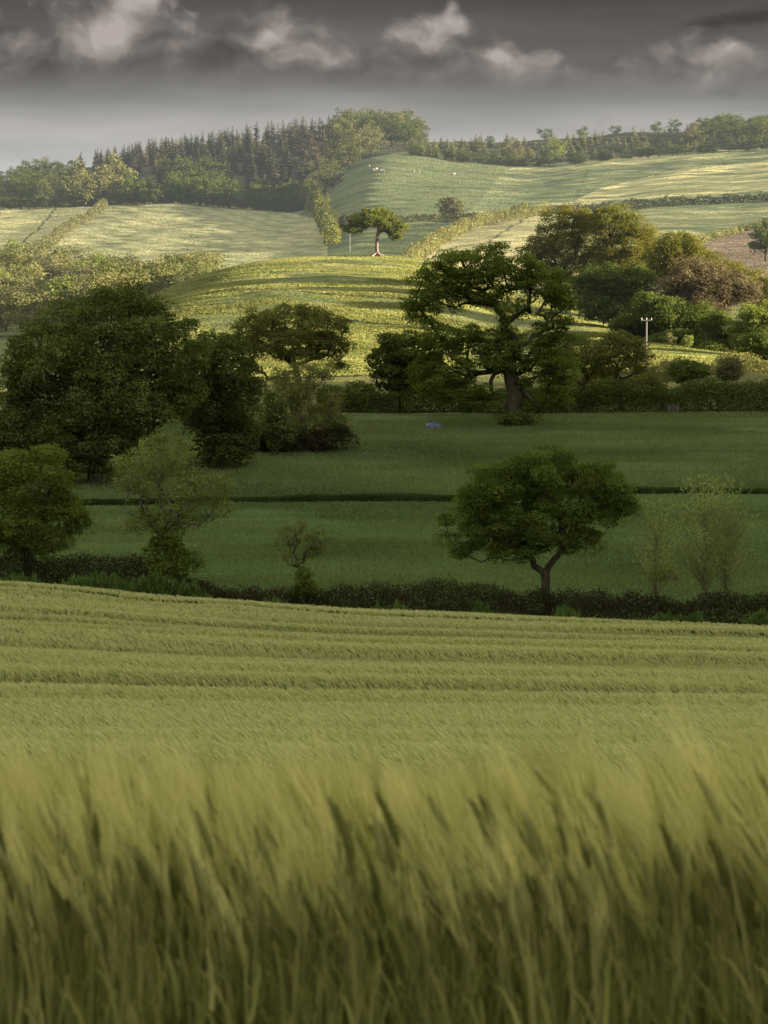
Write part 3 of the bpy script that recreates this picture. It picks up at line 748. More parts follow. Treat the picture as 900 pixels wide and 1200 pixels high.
# ------------------------------------------------------------------ the trees one can tell apart
T = build_tree
T('maple_tree', 'broad round maple with dense dark green crown on a short trunk in the front hedge', 'tree', 641, 150.5,
  [(628, 590, 74, 54), (562, 612, 46, 38), (690, 585, 50, 42), (635, 558, 62, 26), (724, 585, 26, 18), (548, 638, 32, 18), (688, 632, 36, 15), (650, 636, 30, 14), (606, 642, 40, 16), (745, 590, 9, 6), (580, 575, 40, 26)],
  M['maple'], M['bark'], n=190, cr=.68, per=430, size=.12, r_trunk=.24, fork=.32, lean=.05, seed=3, tip=.018, base_py=700, flat=.66, shell=.45, inner=.35)
T('oak_tree', 'big gnarled old oak with open branching crown standing in the valley field', 'tree', 604, 322,
  [(570, 308, 66, 18), (520, 325, 32, 18), (512, 340, 30, 22), (545, 340, 32, 24), (600, 325, 40, 20), (632, 332, 38, 18), (655, 352, 16, 12), (500, 372, 20, 10), (592, 360, 26, 18), (645, 378, 22, 14),
   (530, 400, 36, 20), (575, 400, 30, 26), (625, 410, 34, 22), (520, 440, 38, 30), (640, 440, 36, 32), (600, 420, 30, 16), (548, 462, 40, 20), (640, 466, 26, 16), (575, 425, 20, 16), (662, 398, 18, 14), (655, 368, 16, 12), (650, 425, 20, 18), (490, 358, 16, 12)],
  M['oak'], M['bark'], n=340, cr=1.1, per=310, size=.22, r_trunk=.85, fork=.36, seed=5, tip=.055, inner=.15, base_py=498, wig=.2, flat=.62, bias=.12, flare=1.8)
T('spreading_tree', 'huge dark rounded tree with crown nearly to the ground, largest on the left', 'tree', 112, 262,
  [(140, 362, 56, 26), (120, 395, 88, 50), (62, 425, 55, 42), (190, 415, 52, 48), (128, 450, 100, 50), (45, 470, 50, 34), (95, 510, 62, 40), (100, 540, 52, 22), (140, 520, 40, 24), (175, 475, 50, 30), (205, 455, 30, 40), (30, 440, 30, 25)],
  M['dark'], M['bark'], n=300, cr=1.3, per=360, size=.24, r_trunk=.7, fork=.28, seed=7, tip=.05, base_py=562)
T('spreading_tree', 'dark drooping tree joined to the right side of the huge rounded tree', 'tree', 262, 272,
  [(250, 425, 44, 38), (278, 462, 28, 44), (240, 470, 40, 40), (262, 510, 40, 26), (262, 532, 42, 14), (225, 440, 30, 30)],
  M['dark2'], M['bark'], n=130, cr=1.25, per=340, size=.23, r_trunk=.45, fork=.3, seed=8, tip=.05, base_py=545)
T('round_topped_tree', 'olive tree with flat domed open crown standing behind the willow scrub', 'tree', 345, 318,
  [(340, 380, 70, 20), (300, 396, 34, 24), (384, 402, 34, 22), (342, 405, 60, 18), (402, 428, 16, 10), (290, 420, 16, 14)],
  M['olive'], M['bark'], n=170, cr=.95, per=230, size=.20, r_trunk=.4, fork=.25, seed=9, tip=.045, base_py=470, twigs=3, flat=.6)
T('willow_scrub', 'pale feathery willow bush in front of the olive domed tree', 'bush', 357, 292,
  [(358, 458, 42, 34), (335, 485, 34, 34), (385, 490, 30, 30), (360, 500, 46, 26)],
  M['olive'], M['bark_grey'], n=110, cr=.95, per=150, size=.2, r_trunk=.2, fork=.12, seed=10, tip=.03, base_py=530, twigs=4, flat=1.0)
T('hawthorn', 'hawthorn bush flecked with white blossom beside the willow bush', 'bush', 324, 284,
  [(322, 485, 18, 28), (330, 510, 22, 20)], M['dark2'], M['bark'], n=30, cr=.8, per=200, size=.2, r_trunk=.15, fork=.2, seed=11, base_py=532)
def blossom_sprays():
    r = np.random.default_rng(12); root = bpy.data.objects['hawthorn']
    C = []
    for px, py, k in ((318, 472, 16), (324, 480, 16), (328, 490, 20), (318, 500, 14), (336, 497, 26), (346, 496, 18), (330, 508, 16)):
        c = at(px, py, 281.5); C.append(c+r.normal(size=(k, 3))*np.array([.28, .3, .35]))
    C = np.concatenate(C)-np.array(root.location); n = len(C)
    V, F = leaf_quads(C, unit(r.normal(size=(n, 3))), np.full(n, .10), r)
    o = link('blossom', mesh_from('blossom', V, F, tint=np.repeat(r.random(n), 4), mats=[M['blossom']]), root)
blossom_sprays()
T('bramble_bank', 'dark bramble mound at the foot of the willow bush', 'bush', 360, 288,
  [(300, 520, 34, 18), (345, 520, 40, 16), (390, 515, 26, 18), (408, 520, 12, 12)], M['hedge'], M['bark'], n=70, cr=.9, per=220, size=.22, r_trunk=.1, fork=.1, seed=13, base_py=535)
T('shrub', 'dark low shrub at the far left behind the small front trees', 'bush', 20, 258,
  [(10, 505, 40, 22), (45, 520, 35, 20), (-20, 500, 30, 25)], M['dark2'], M['bark'], n=60, cr=1.0, per=240, size=.24, r_trunk=.12, fork=.1, seed=14, base_py=550)
T('hedgerow_tree', 'bushy yellow-green tree in the front hedge at the far left edge', 'tree', 33, 150,
  [(40, 572, 48, 34), (8, 560, 34, 36), (76, 606, 30, 24), (20, 612, 44, 28), (44, 540, 30, 16), (58, 636, 30, 16), (-15, 600, 30, 30), (100, 608, 10, 8), (10, 640, 30, 16)],
  M['oak'], M['bark'], n=150, cr=.6, per=270, size=.125, r_trunk=.22, fork=.22, seed=15, tip=.018, base_py=690)
T('hedgerow_tree', 'feathery pale tree with ivy-thick foot in the front hedge, second from left', 'tree', 196, 149.5,
  [(192, 532, 40, 22), (165, 560, 30, 26), (236, 570, 36, 22), (200, 575, 44, 30), (254, 598, 22, 10), (165, 612, 26, 16), (215, 612, 30, 14), (275, 592, 8, 5), (150, 545, 14, 10)],
  M['fresh'], M['bark_grey'], n=150, cr=.50, per=90, size=.12, r_trunk=.16, fork=.3, seed=16, tip=.014, base_py=692, twigs=4, wig=.15)
r_, b_ = T('ivy_bush', 'dark ivy mass wrapped round the foot of the feathery pale tree', 'bush', 198, 148.6,
  [(198, 640, 24, 22), (205, 662, 30, 18), (180, 655, 16, 16)], M['oak'], M['bark'], n=44, cr=.45, per=170, size=.13, r_trunk=.08, fork=.15, seed=17, base_py=694)
T('stunted_tree', 'small thin wind-bent tree rising from the front hedge near the middle left', 'tree', 358, 149.6,
  [(348, 626, 24, 12), (330, 638, 14, 6), (368, 642, 15, 13), (380, 630, 8, 8), (345, 655, 18, 8), (352, 614, 8, 5)],
  M['olive'], M['bark'], n=60, cr=.30, per=30, size=.10, r_trunk=.10, fork=.45, seed=18, tip=.010, base_py=700, twigs=5, wig=.25)
T('ivy_bush', 'leafy stump of ivy under the small wind-bent tree', 'bush', 358, 148.8,
  [(358, 674, 7, 9), (358, 688, 11, 10)], M['oak'], M['bark'], n=18, cr=.35, per=130, size=.12, r_trunk=.06, fork=.2, seed=19, base_py=705)
def sapling(label, px, top, w, d, seed, base_py=690, n=80, per=60, mat='lime', group=None):
    r = np.random.default_rng(seed)
    base = ground(px, base_py, d); base[0] = at(px, base_py, d)[0]; base[2] = float(Z(base[0], d))
    ztop = at(px, top, d)[2]; H = ztop-base[2]; k = d/FPX
    root = empty('sapling', base); tag(root, label, 'tree', group)
    parts = [tube(np.array([[0, 0, -.1], [.03, 0, H*.3], [0, .03, H*.62], [-.04, 0, H*.97]]), [.055, .042, .026, .006], 6)]
    C = []
    for i in range(n):
        z0 = H*(.27+.5*r.random()**1.3); az = r.uniform(0, 2*np.pi)
        ze = min(H*r.uniform(.95, 1.03), z0 + H*r.uniform(.10, .40)); q_ = ze/H
        L = w*k*(.35 + .75*min(1, max(0, (q_-.38)/.30)))*(1 - .45*max(0, (q_-.86)/.14))*r.uniform(.4, 1.0)
        o = np.array([math.cos(az), math.sin(az), 0])
        e = np.array([0, 0, ze])+o*L
        m = np.array([0, 0, z0+(ze-z0)*.32])+o*L*.55
        parts.append(tube(np.array([[0, 0, z0], m, e]), [.013, .009, .005], 3))
        for q in np.linspace(.4, 1, 6):
            C.append((1-q)**2*np.array([0, 0, z0])+2*q*(1-q)*m+q*q*e)
    V, F = join(parts); link('trunk', mesh_from('sapling_trunk', V, F, mats=[M['bark_olive']], smooth=True), root)
    C = np.array(C); C = np.repeat(C, max(1, per//6), 0)+r.normal(size=(len(C)*max(1, per//6), 3))*np.array([.045, .045, .06])
    V, F = leaf_quads(C, unit(r.normal(size=C.shape)), np.full(len(C), .07), r, aspect=.5)
    link('crown', mesh_from('sapling_crown', V, F, tint=np.repeat(r.random(len(C)), 4), mats=[M[mat]]), root)
sapling('short airy sapling nearest the big maple in the front hedge', 768, 582, 38, 150, 50, n=110)
sapling('taller airy sapling with pale feathery leaves, middle of the three in the hedge', 826, 560, 50, 150, 51, n=190)
sapling('airy sapling closest to the right edge of the front hedge', 850, 566, 38, 150.3, 52, n=140)
T('shrub', 'low leafy sprout in the hedge beneath the short airy sapling', 'bush', 775, 149.2, [(772, 672, 14, 10), (790, 676, 12, 8)], M['fresh'], M['bark_grey'], n=16, cr=.3, per=60, size=.1, r_trunk=.03, fork=.2, seed=53, base_py=705)

T('field_tree', 'dark green tree in the valley hedge just left of the big oak', 'tree', 470, 343,
  [(470, 412, 30, 20), (452, 428, 20, 18), (490, 422, 26, 24), (470, 442, 36, 18)], M['dark2'], M['bark'], n=70, cr=1.1, per=280, size=.3, r_trunk=.35, fork=.2, seed=20, base_py=478)
T('pollard_tree', 'thin-leaved olive pollard just right of the big oak', 'tree', 682, 346,
  [(680, 415, 26, 24), (662, 435, 22, 20), (697, 430, 18, 24)], M['olive'], M['bark'], n=90, cr=.85, per=95, size=.24, r_trunk=.32, fork=.3, seed=21, tip=.035, base_py=478, twigs=4, wig=.16)
T('pollard_tree', 'thin-leaved olive pollard with fan of branches beside the utility pole', 'tree', 727, 344,
  [(728, 408, 26, 20), (710, 422, 18, 20), (746, 420, 18, 22)], M['olive'], M['bark'], n=100, cr=.85, per=95, size=.24, r_trunk=.30, fork=.3, seed=22, tip=.035, base_py=478, twigs=4, wig=.16)
for px, py, rx, rz, mt, lb in ((655, 462, 34, 14, 'olive', 'olive scrub under the pollard next to the big oak'), (752, 452, 26, 14, 'olive', 'olive scrub right of the pollard with fanned branches'),
                               (805, 436, 22, 10, 'dark2', 'dark round bush in the rough hedge below the lit strip'), (855, 434, 12, 12, 'rust', 'brownish bush in the rough hedge near the right edge'),
                               (705, 458, 22, 14, 'olive', 'olive scrub between the two pollards'), (415, 462, 26, 12, 'dark', 'dark scrub in the hedge left of the oak behind the bramble mound'),
                               (640, 478, 26, 12, 'dark2', 'dark scrub in the hedge at the right foot of the big oak')):
    T('shrub', lb, 'bush', px, 352, [(px, py, rx, rz), (px-rx*.4, py+rz*.4, rx*.6, rz*.7)], M[mt], M['bark_grey'], n=34, cr=.9, per=150, size=.26, r_trunk=.1, fork=.12, seed=int(px), twigs=2)
T('shrub', 'dark leafy growth round the foot of the big oak', 'bush', 606, 320.5, [(600, 492, 16, 8), (618, 494, 14, 7)], M['dark2'], M['bark'], n=26, cr=.7, per=140, size=.24, r_trunk=.08, fork=.12, seed=61)

r_lone, b_lone = T('lone_tree', 'lone flat-topped tree with leaning trunk alone on top of the rounded hill', 'tree', 442, 602,
  [(437, 257, 30, 8), (414, 268, 15, 5.5), (461, 267, 16, 7), (440, 251, 20, 6), (464, 276, 7, 4), (425, 261, 18, 6), (452, 262, 16, 7)],
  M['lone'], M['bark_pale'], n=105, cr=1.0, per=170, size=.30, r_trunk=.36, fork=.36, seed=23, tip=.05, base_py=300, flat=.6, flare=1.9, inner=.12)
def root_mound():
    r = np.random.default_rng(3); parts = []
    for i in range(10):
        az = i/10*2*np.pi+r.normal()*.25; L = r.uniform(1.3, 2.6)
        p = np.array([[math.cos(az)*.25, math.sin(az)*.25, .75], [math.cos(az)*L*.4, math.sin(az)*L*.4, .5], [math.cos(az)*L*.75, math.sin(az)*L*.75, .28], [math.cos(az)*L, math.sin(az)*L, -.2]])
        parts.append(tube(p, [.26, .24, .2, .1], 7))
    V, F = join(parts)
    link('exposed_roots', mesh_from('exposed_roots', V, F, mats=[bark_mat('pink_roots', (.13, .095, .075), (.28, .21, .175), 3.)], smooth=True), r_lone)
root_mound()

# ------------------------------------------------------------------ the copse on the right
COP = [
 ('large golden-green tree, tallest at the left end of the copse', 660, 520, [(668, 262, 36, 20), (650, 285, 32, 22), (630, 295, 14, 14), (690, 285, 34, 26), (660, 315, 40, 24)], 'gold', 100),
 ('large golden-green tree with brightly lit right side in the copse', 733, 515, [(715, 262, 26, 16), (742, 275, 24, 22), (730, 300, 34, 26), (755, 300, 14, 22), (720, 325, 34, 22)], 'gold', 95),
 ('rounded golden-green tree in the middle of the copse crest', 800, 500, [(795, 292, 28, 18), (780, 310, 22, 22), (815, 310, 26, 18), (840, 318, 18, 16)], 'gold', 70),
 ('dark round bush tree below the golden trees in the copse', 722, 480, [(715, 335, 28, 22), (745, 340, 26, 26), (690, 335, 18, 18), (735, 362, 34, 16)], 'dark2', 80),
 ('bronze-brown tree with feathery crown in the copse', 825, 475, [(810, 325, 30, 18), (845, 335, 32, 18), (828, 352, 42, 20), (868, 345, 20, 16), (790, 345, 16, 16)], 'brown', 95),
 ('dark green tree in the shaded hollow of the copse', 785, 455, [(780, 370, 28, 22), (800, 385, 26, 18), (760, 365, 20, 20), (825, 380, 24, 20)], 'dark2', 75),
 ('light green bush at the lower right end of the copse', 848, 445, [(845, 385, 20, 18), (862, 395, 22, 16), (835, 398, 18, 12)], 'dark2', 45),
 ('pale fresh green tree at the right edge of the copse', 880, 440, [(880, 372, 18, 14), (892, 390, 20, 20), (870, 395, 18, 14), (905, 378, 18, 18)], 'fresh', 50),
 ('olive tree behind the bronze tree at the right of the copse', 880, 505, [(872, 330, 24, 14), (895, 345, 24, 18), (855, 318, 16, 10)], 'gold', 45),
 ('small dark bush tree under the lowest corner of the copse', 895, 428, [(890, 405, 18, 12), (905, 412, 16, 10)], 'dark2', 26),
]
for i, (lb, px, d, lobes, mt, n) in enumerate(COP):
    T('copse_tree', lb, 'tree', px, d, lobes, M[mt], M['bark'], n=n, cr=1.75 if d > 470 else 1.45, per=480, size=.27, r_trunk=.45, fork=.3, seed=70+i, tip=.07, group='trees of the copse on the right', shell=.4)
for i, (px, py, rx, rz, d, lb) in enumerate(((668, 345, 34, 14, 500, 'dark undergrowth at the left foot of the copse'), (705, 360, 30, 14, 478, 'dark undergrowth under the second golden tree of the copse'), (745, 385, 28, 14, 460, 'dark undergrowth at the foot of the copse above the utility pole'),
        (790, 402, 30, 12, 448, 'dark undergrowth below the bronze tree of the copse'), (830, 412, 26, 10, 440, 'dark undergrowth at the lower right foot of the copse'))):
    T('copse_bush', lb, 'bush', px, d, [(px, py, rx, rz), (px+rx*.5, py+rz*.3, rx*.6, rz*.8)], M['dark2'], M['bark'], n=40, cr=1.4, per=240, size=.36, r_trunk=.1, fork=.12, seed=120+i)
T('bush', 'small lit bush left of another on the grass strip below the copse', 'bush', 787, 436, [(787, 397, 6, 7)], M['rust'], M['bark_grey'], n=10, cr=.5, per=60, size=.25, r_trunk=.06, fork=.2, seed=90)
T('bush', 'small bright green lit bush on the grass strip below the copse', 'bush', 805, 436, [(805, 400, 6, 8)], M['fresh'], M['bark_grey'], n=12, cr=.5, per=70, size=.25, r_trunk=.06, fork=.2, seed=91)
T('field_tree', 'dark tree at the right edge beside the ploughed field', 'tree', 893, 800, [(890, 275, 9, 9), (898, 270, 10, 8), (900, 285, 14, 9), (885, 288, 7, 6)], M['dark2'], M['bark'], n=40, cr=1.4, per=120, size=.5, r_trunk=.35, fork=.3, seed=92)
T('field_tree', 'solitary grey-green tree in the pasture right of the lone tree', 'tree', 528, 1010, [(528, 240, 11, 10), (522, 247, 9, 8), (535, 248, 9, 8)], M['rust'], M['bark_grey'], n=40, cr=1.5, per=90, size=.6, r_trunk=.35, fork=.25, seed=93)
T('field_tree', 'low round bush tree at the meeting of the upper field hedges', 'tree', 611, 1000, [(610, 245, 11, 6), (604, 250, 8, 5), (620, 249, 8, 4)], M['hedge_lit'], M['bark_grey'], n=30, cr=1.3, per=80, size=.6, r_trunk=.25, fork=.2, seed=94)
T('bush', 'small thorn bush on the bank across the rounded hill', 'bush', 293, 545, [(293, 330, 8, 7)], M['rust'], M['bark_grey'], n=14, cr=.6, per=60, size=.3, r_trunk=.08, fork=.2, seed=95)
T('bush', 'tiny shrub on the left flank of the rounded hill', 'bush', 196, 560, [(196, 345, 5, 5)], M['rust'], M['bark_grey'], n=9, cr=.45, per=50, size=.3, r_trunk=.06, fork=.2, seed=96)

# ------------------------------------------------------------------ woods of copied trees
def proto_broad(r, h, w, leaf, n, per, cr, mat):
    C = []
    while len(C) < n:
        v = unit(r.normal(size=3)); q = r.uniform(.55, 1)
        p = np.array([0, 0, h*.52])+v*np.array([w*.5, w*.5, h*.44])*q
        if p[2] > h*.06: C.append(p)
    C = np.array(C)
    V, F, Tt = clump_leaves(C, cr*r.uniform(.7, 1.3, len(C)), per, leaf, r)
    tv, tf = tube(np.array([[0, 0, -.4], [.05, 0, h*.3], [0, .1, h*.7]]), [h*.03, h*.022, h*.008], 5)
    VV = np.concatenate([V, tv]); FF2 = np.concatenate([F, tf+len(V)])
    return mesh_from('broadleaf', VV, FF2, tint=np.concatenate([Tt, np.zeros(len(tv))]), mats=[mat, M['bark']], mat_idx=[0]*len(F)+[1]*len(tf))
def proto_conifer(r, h, w, mat, tiers=15, leaf=1.0):
    Vs = []; Ts = []
    for i in range(tiers):
        t = i/(tiers-1); z = h*(.04+.96*t); rad = w*.5*(1-t)**.62*r.uniform(.7, 1.2)+.30
        for k in range(max(4, int(11*(1-t))+3)):
            az = r.uniform(0, 2*np.pi); o = np.array([math.cos(az), math.sin(az), 0]); s = np.array([-o[1], o[0], 0])
            L = rad*r.uniform(.65, 1.15); wd = L*.36+.14
            a = np.array([0, 0, z]); tipp = a+o*L+np.array([0, 0, -L*.32+r.normal()*.15]); m = a+o*L*.55+np.array([0, 0, -L*.05])
            Vs += [a, m-s*wd+np.array([0, 0, -.18*L]), tipp, m+s*wd+np.array([0, 0, -.18*L])]; tt = np.clip(r.normal(.35+.3*t, .2), 0, 1); Ts += [tt]*4
    Vs += [np.array([-.2, 0, h*.9]), np.array([.2, 0, h*.9]), np.array([.05, 0, h*1.01]), np.array([-.05, 0, h*1.01])]; Ts += [.5]*4
    V = np.array(Vs); F = np.arange(len(V)).reshape(-1, 4)
    tv, tf = tube(np.array([[0, 0, -.4], [0, 0, h*.5], [0, 0, h*.95]]), [h*.02, h*.012, h*.003], 5)
    return mesh_from('conifer', np.concatenate([V, tv]), np.concatenate([F, tf+len(V)]), tint=np.concatenate([Ts, np.zeros(len(tv))]), mats=[mat, M['bark']], mat_idx=[0]*len(F)+[1]*len(tf))
pr = np.random.default_rng(77)
M['far_olive'] = leaf_mat('woodland_leaves', (.045, .055, .02), (.125, .132, .046), .35, patch_scale=.1)
PB = {}
for key, mat in (('dark', 'dark2'), ('olive', 'far_olive'), ('rust', 'rust'), ('fresh', 'fresh'), ('gold', 'gold'), ('lit', 'hedge_lit'), ('brown', 'brown')):
    PB[key] = [proto_broad(pr, 10, 10*pr.uniform(.85, 1.15), .55, 30, 55, 1.55, M[mat]) for _ in range(3)]
PC = [proto_conifer(pr, 14, pr.uniform(6.0, 7.4), M['conifer'], tiers=20) for _ in range(6)]
PY = [proto_conifer(pr, 8, pr.uniform(4.6, 5.8), M['young'], tiers=13) for _ in range(4)]
def plant(name, label, cat, group, me, x, y, h, native, r, wid=1.0):
    o = bpy.data.objects.new(name, me); COL.objects.link(o)
    o.location = (x, y, float(Z(x, y))-.15); k = h/native
    o.scale = (k*wid, k*wid, k); o.rotation_euler = (r.normal()*.03, r.normal()*.03, r.uniform(0, 6.28))
    tag(o, label, cat, group); return o
def scatter(n, d0, d1, poly, mind, r, s0=-.16, s1=.16):
    """points on the ground between d0 and d1 whose foot is inside poly (photo pixels of the ground sheet)"""
    out = []; xs = np.array([p[0] for p in poly]); t = 0
    lo, hi = (xs.min()-450)/FPX, (xs.max()-450)/FPX
    while len(out) < n and t < n*150:
        t += 1
        d = r.uniform(d0, d1); x = r.uniform(lo, hi)*d
        px, py = project(np.array([x, d, float(Z(x, d))]))
        if not inpoly(np.array([px]), np.array([py]), poly)[0]: continue
        if out and np.min(np.hypot(*(np.array(out)-[x, d]).T)) < mind: continue
        out.append((x, d))
    return out
wr = np.random.default_rng(99)
# left wood: conifers inside, broadleaves along the edges
WOOD = [(-60, 236), (60, 236), (200, 234), (300, 236), (345, 240), (372, 232), (384, 210), (402, 196), (430, 186), (432, 150), (60, 150), (-60, 190)]
pts = scatter(270, 1265, 1600, [(85, 226), (150, 230), (300, 232), (352, 236), (372, 220), (384, 204), (400, 192), (400, 150), (300, 150), (90, 190)], 3.8, wr)
for x, y in pts:
    plant('conifer', 'dark conifer with pointed top in the dense wood on the left ridge', 'tree', 'conifers of the wood on the left ridge', PC[wr.integers(6)], x, y, wr.uniform(8, 11)+3.5*min(1, max(0, (x/y+.105)/.07)), 14, wr, 1.15)
def along(px_pts, d, n, jitter, r):
    """points strung along a pixel line at given distances"""
    P = np.array([at(a, b, dd)[:2] for a, b, dd in px_pts]); seg = np.concatenate([[0], np.cumsum(np.linalg.norm(np.diff(P, axis=0), axis=1))])
    t = np.linspace(0, seg[-1], n); return [(np.interp(q, seg, P[:, 0])+r.normal()*jitter, np.interp(q, seg, P[:, 1])+r.normal()*jitter) for q in t]
# broadleaf front along the foot of the wood
for x, y in along([(150, 238, 1258), (230, 238, 1256), (300, 242, 1250), (345, 250, 1238)], 0, 20, 4, wr):
    plant('broadleaf_tree', 'rounded shaded broadleaf at the foot of the conifer wood', 'tree', 'broadleaves along the foot of the wood', PB['dark'][wr.integers(3)], x, y, wr.uniform(10, 14), 10, wr, 1.0)
for x, y in scatter(13, 1285, 1400, [(190, 236), (270, 236), (262, 212), (200, 208)], 7, wr):
    plant('broadleaf_tree', 'rounded broadleaf standing among the conifers of the left wood', 'tree', 'lit broadleaves inside the wood', PB['dark' if wr.random() < .5 else 'olive'][wr.integers(3)], x, y, wr.uniform(10, 13), 10, wr)
for x, y in along([(-20, 246, 1254), (60, 244, 1254), (150, 240, 1253), (230, 239, 1252), (300, 243, 1247), (350, 251, 1233)], 0, 60, 1.5, wr):
    plant('hedge_bush', 'dark shaded bush along the foot of the left wood', 'bush', 'bushes along the foot of the left wood', PB['dark'][wr.integers(3)], x, y, wr.uniform(4, 6), 10, wr, 1.4)
# rounded broadleaves at the left end
for x, y in scatter(46, 1262, 1480, [(-80, 250), (120, 246), (128, 232), (110, 212), (60, 206), (-80, 215)], 6.5, wr):
    plant('broadleaf_tree', 'rounded grey-green broadleaf in the lower wood at the far left', 'tree', 'broadleaves at the left end of the wood', PB['dark' if wr.random() < .7 else 'olive'][wr.integers(3)], x, y, wr.uniform(8.5, 12), 10, wr)
for px, py, d, h, lb in ((102, 243, 1252, 17, 'golden-edged tree at the corner of the pale field, left of two'), (122, 242, 1258, 19, 'golden-edged tree at the corner of the pale field, right of two'), (137, 240, 1290, 22, 'tall golden tree jutting from the lower left wood'), (90, 242, 1285, 20, 'golden-topped tree behind the corner trees of the pale field')):
    p = at(px, py, d); plant('broadleaf_tree', lb, 'tree', 'golden trees at the corner of the pale field', PB['lit'][wr.integers(3)], p[0], d, h, 10, wr)
# right edge of the wood, up to the ridge
for x, y in along([(366, 252, 1225), (378, 232, 1275), (388, 212, 1330), (404, 198, 1380), (430, 187, 1430), (470, 180, 1470)], 0, 24, 4.5, wr):
    k = ('olive', 'olive', 'rust', 'lit')[wr.integers(4)]
    plant('broadleaf_tree', {'olive': 'olive broadleaf', 'lit': 'pale sunlit broadleaf', 'rust': 'brownish broadleaf'}[k]+' on the right-hand edge of the left wood above the pasture', 'tree', 'broadleaves on the right edge of the wood', PB[k][wr.integers(3)], x, y, wr.uniform(9, 14), 10, wr)
for x, y in scatter(26, 1440, 1600, [(395, 192), (480, 181), (480, 160), (395, 160)], 6.5, wr):
    k = ('dark', 'dark', 'olive', 'rust')[wr.integers(4)]
    plant('broadleaf_tree', {'dark': 'dark rounded broadleaf', 'olive': 'olive rounded broadleaf', 'rust': 'brown rounded broadleaf'}[k]+' crowning the right end of the left wood', 'tree', 'broadleaves crowning the wood', PB[k][wr.integers(3)], x, y, wr.uniform(13, 17), 10, wr)
# plantation on the right ridge
RT = [(478, 187), (560, 196), (610, 197), (700, 188), (800, 178), (905, 170), (905, 150), (800, 158), (700, 164), (600, 170), (478, 172)]
for x, y in scatter(200, 1345, 1480, RT, 3.6, wr):
    plant('young_conifer', 'pale young conifer in the plantation below the right skyline', 'tree', 'young conifers of the ridge plantation', PY[wr.integers(4)], x, y, wr.uniform(4.6, 7.0), 8, wr, 1.3)
for x, y in along([(478, 185, 1362), (540, 194, 1352), (610, 199, 1338), (700, 190, 1345), (800, 180, 1345), (900, 173, 1350), (960, 172, 1350)], 0, 46, 2.0, wr):
    plant('hedge_bush', 'dark bush in the shaded lower edge of the ridge plantation', 'bush', 'bushes along the lower edge of the plantation', PB['dark'][wr.integers(3)], x, y, wr.uniform(4.5, 6.5), 10, wr, 1.3)
for x, y in scatter(44, 1400, 1540, [(815, 172), (960, 168), (960, 150), (815, 158)], 6, wr):
    plant('ridge_tree', 'dark round-topped tree in the wood at the right end of the ridge skyline', 'tree', 'dark trees at the right end of the ridge', PB['dark'][wr.integers(3)], x, y, wr.uniform(8, 11.5), 10, wr, 1.0)
for px, py, d, h, k, lb in ((602, 190, 1360, 13, 'rust', 'brown round tree in the ridge plantation above the solitary pasture tree'), (652, 184, 1365, 12, 'fresh', 'fresh green round tree in the ridge plantation'), (814, 168, 1380, 13, 'rust', 'reddish round tree near the right end of the plantation'),
        (575, 165, 1500, 5, 'dark', 'small dark tree on the skyline at the left of the right ridge'), (638, 164, 1500, 8, 'dark', 'low dark tree on the skyline, left of the round one'), (684, 160, 1500, 7, 'dark', 'round dark tree alone on the skyline of the right ridge'), (721, 158, 1505, 6, 'dark', 'small dark tree alone on the skyline, right of the round one'), (770, 157, 1500, 7, 'dark', 'dark tree where the dark wood begins on the right skyline'),
        (492, 176, 1500, 7, 'olive', 'olive tree at the dip where the left wood ends'), (880, 165, 1390, 12, 'olive', 'olive tree in front of the dark wood near the right edge'), (895, 168, 1380, 13, 'olive', 'olive tree at the right edge below the dark wood'), (790, 160, 1480, 8, 'dark', 'dark tree at the left end of the dark wood on the right skyline')):
    p = at(px, py, d); plant('ridge_tree', lb, 'tree', 'single trees of the right ridge', PB[k][wr.integers(3)], p[0], d, h, 10, wr)
# thicket left, between the big dark trees and the pale field
TH = [(-40, 315), (30, 312), (120, 330), (200, 340), (250, 326), (245, 340), (170, 352), (150, 372), (-40, 410)]
names_th = {'rust': 'pale brown budding tree in the thicket on the left slope', 'olive': 'olive green tree in the thicket on the left slope', 'lit': 'pale yellowish tree in the thicket on the left slope', 'dark': 'dark green tree in the thicket on the left slope', 'fresh': 'fresh green tree in the thicket on the left slope'}
for x, y in scatter(95, 560, 860, TH, 4.0, wr):
    k = ('rust', 'rust', 'olive', 'lit', 'rust', 'fresh', 'lit')[wr.integers(7)]
    plant('thicket_tree', names_th[k], 'tree', 'trees of the thicket on the left slope', PB[k][wr.integers(3)], x, y, wr.uniform(6.2, 10), 10, wr, 1.25)
for px, py, d, h, lb in ((246, 317, 760, 6, 'small dark bush above the left shoulder of the rounded hill'), (215, 322, 770, 5, 'pale bush above the left shoulder of the rounded hill')):
    p = at(px, py, d); plant('bush', lb, 'bush', None, PB['dark' if 'dark' in lb else 'lit'][1], p[0], d, h, 10, wr, 1.3)
# unseen trees added right of the frame to throw long shadows into the fields
er = np.random.default_rng(17)
for i in range(40):
    d = 890 + i*11.5 + er.normal()*4; sx = .163 + .004*er.random() + (.02 if i % 3 == 0 else .0)
    if i in (7, 13, 14, 22, 29, 30, 35): continue                      # gaps that let bands of light through
    plant('field_tree', 'unseen olive tree added outside the view to shade the upper fields', 'tree', 'trees added to shade the upper fields', PB['olive'][i % 3], sx*d, d, er.uniform(11, 19), 10, er)
for px, py, d, h in ((364, 247, 1225, 12), (370, 254, 1185, 10), (376, 262, 1130, 9), (379, 272, 1065, 8), (385, 284, 995, 8), (389, 294, 940, 6)):
    p = at(px, py, d); plant('field_tree', 'olive tree in the hedge dropping from the left wood beside the lone tree', 'tree', 'trees in the hedge below the wood', PB['olive'][wr.integers(3)], p[0], d, h, 10, wr, .8)

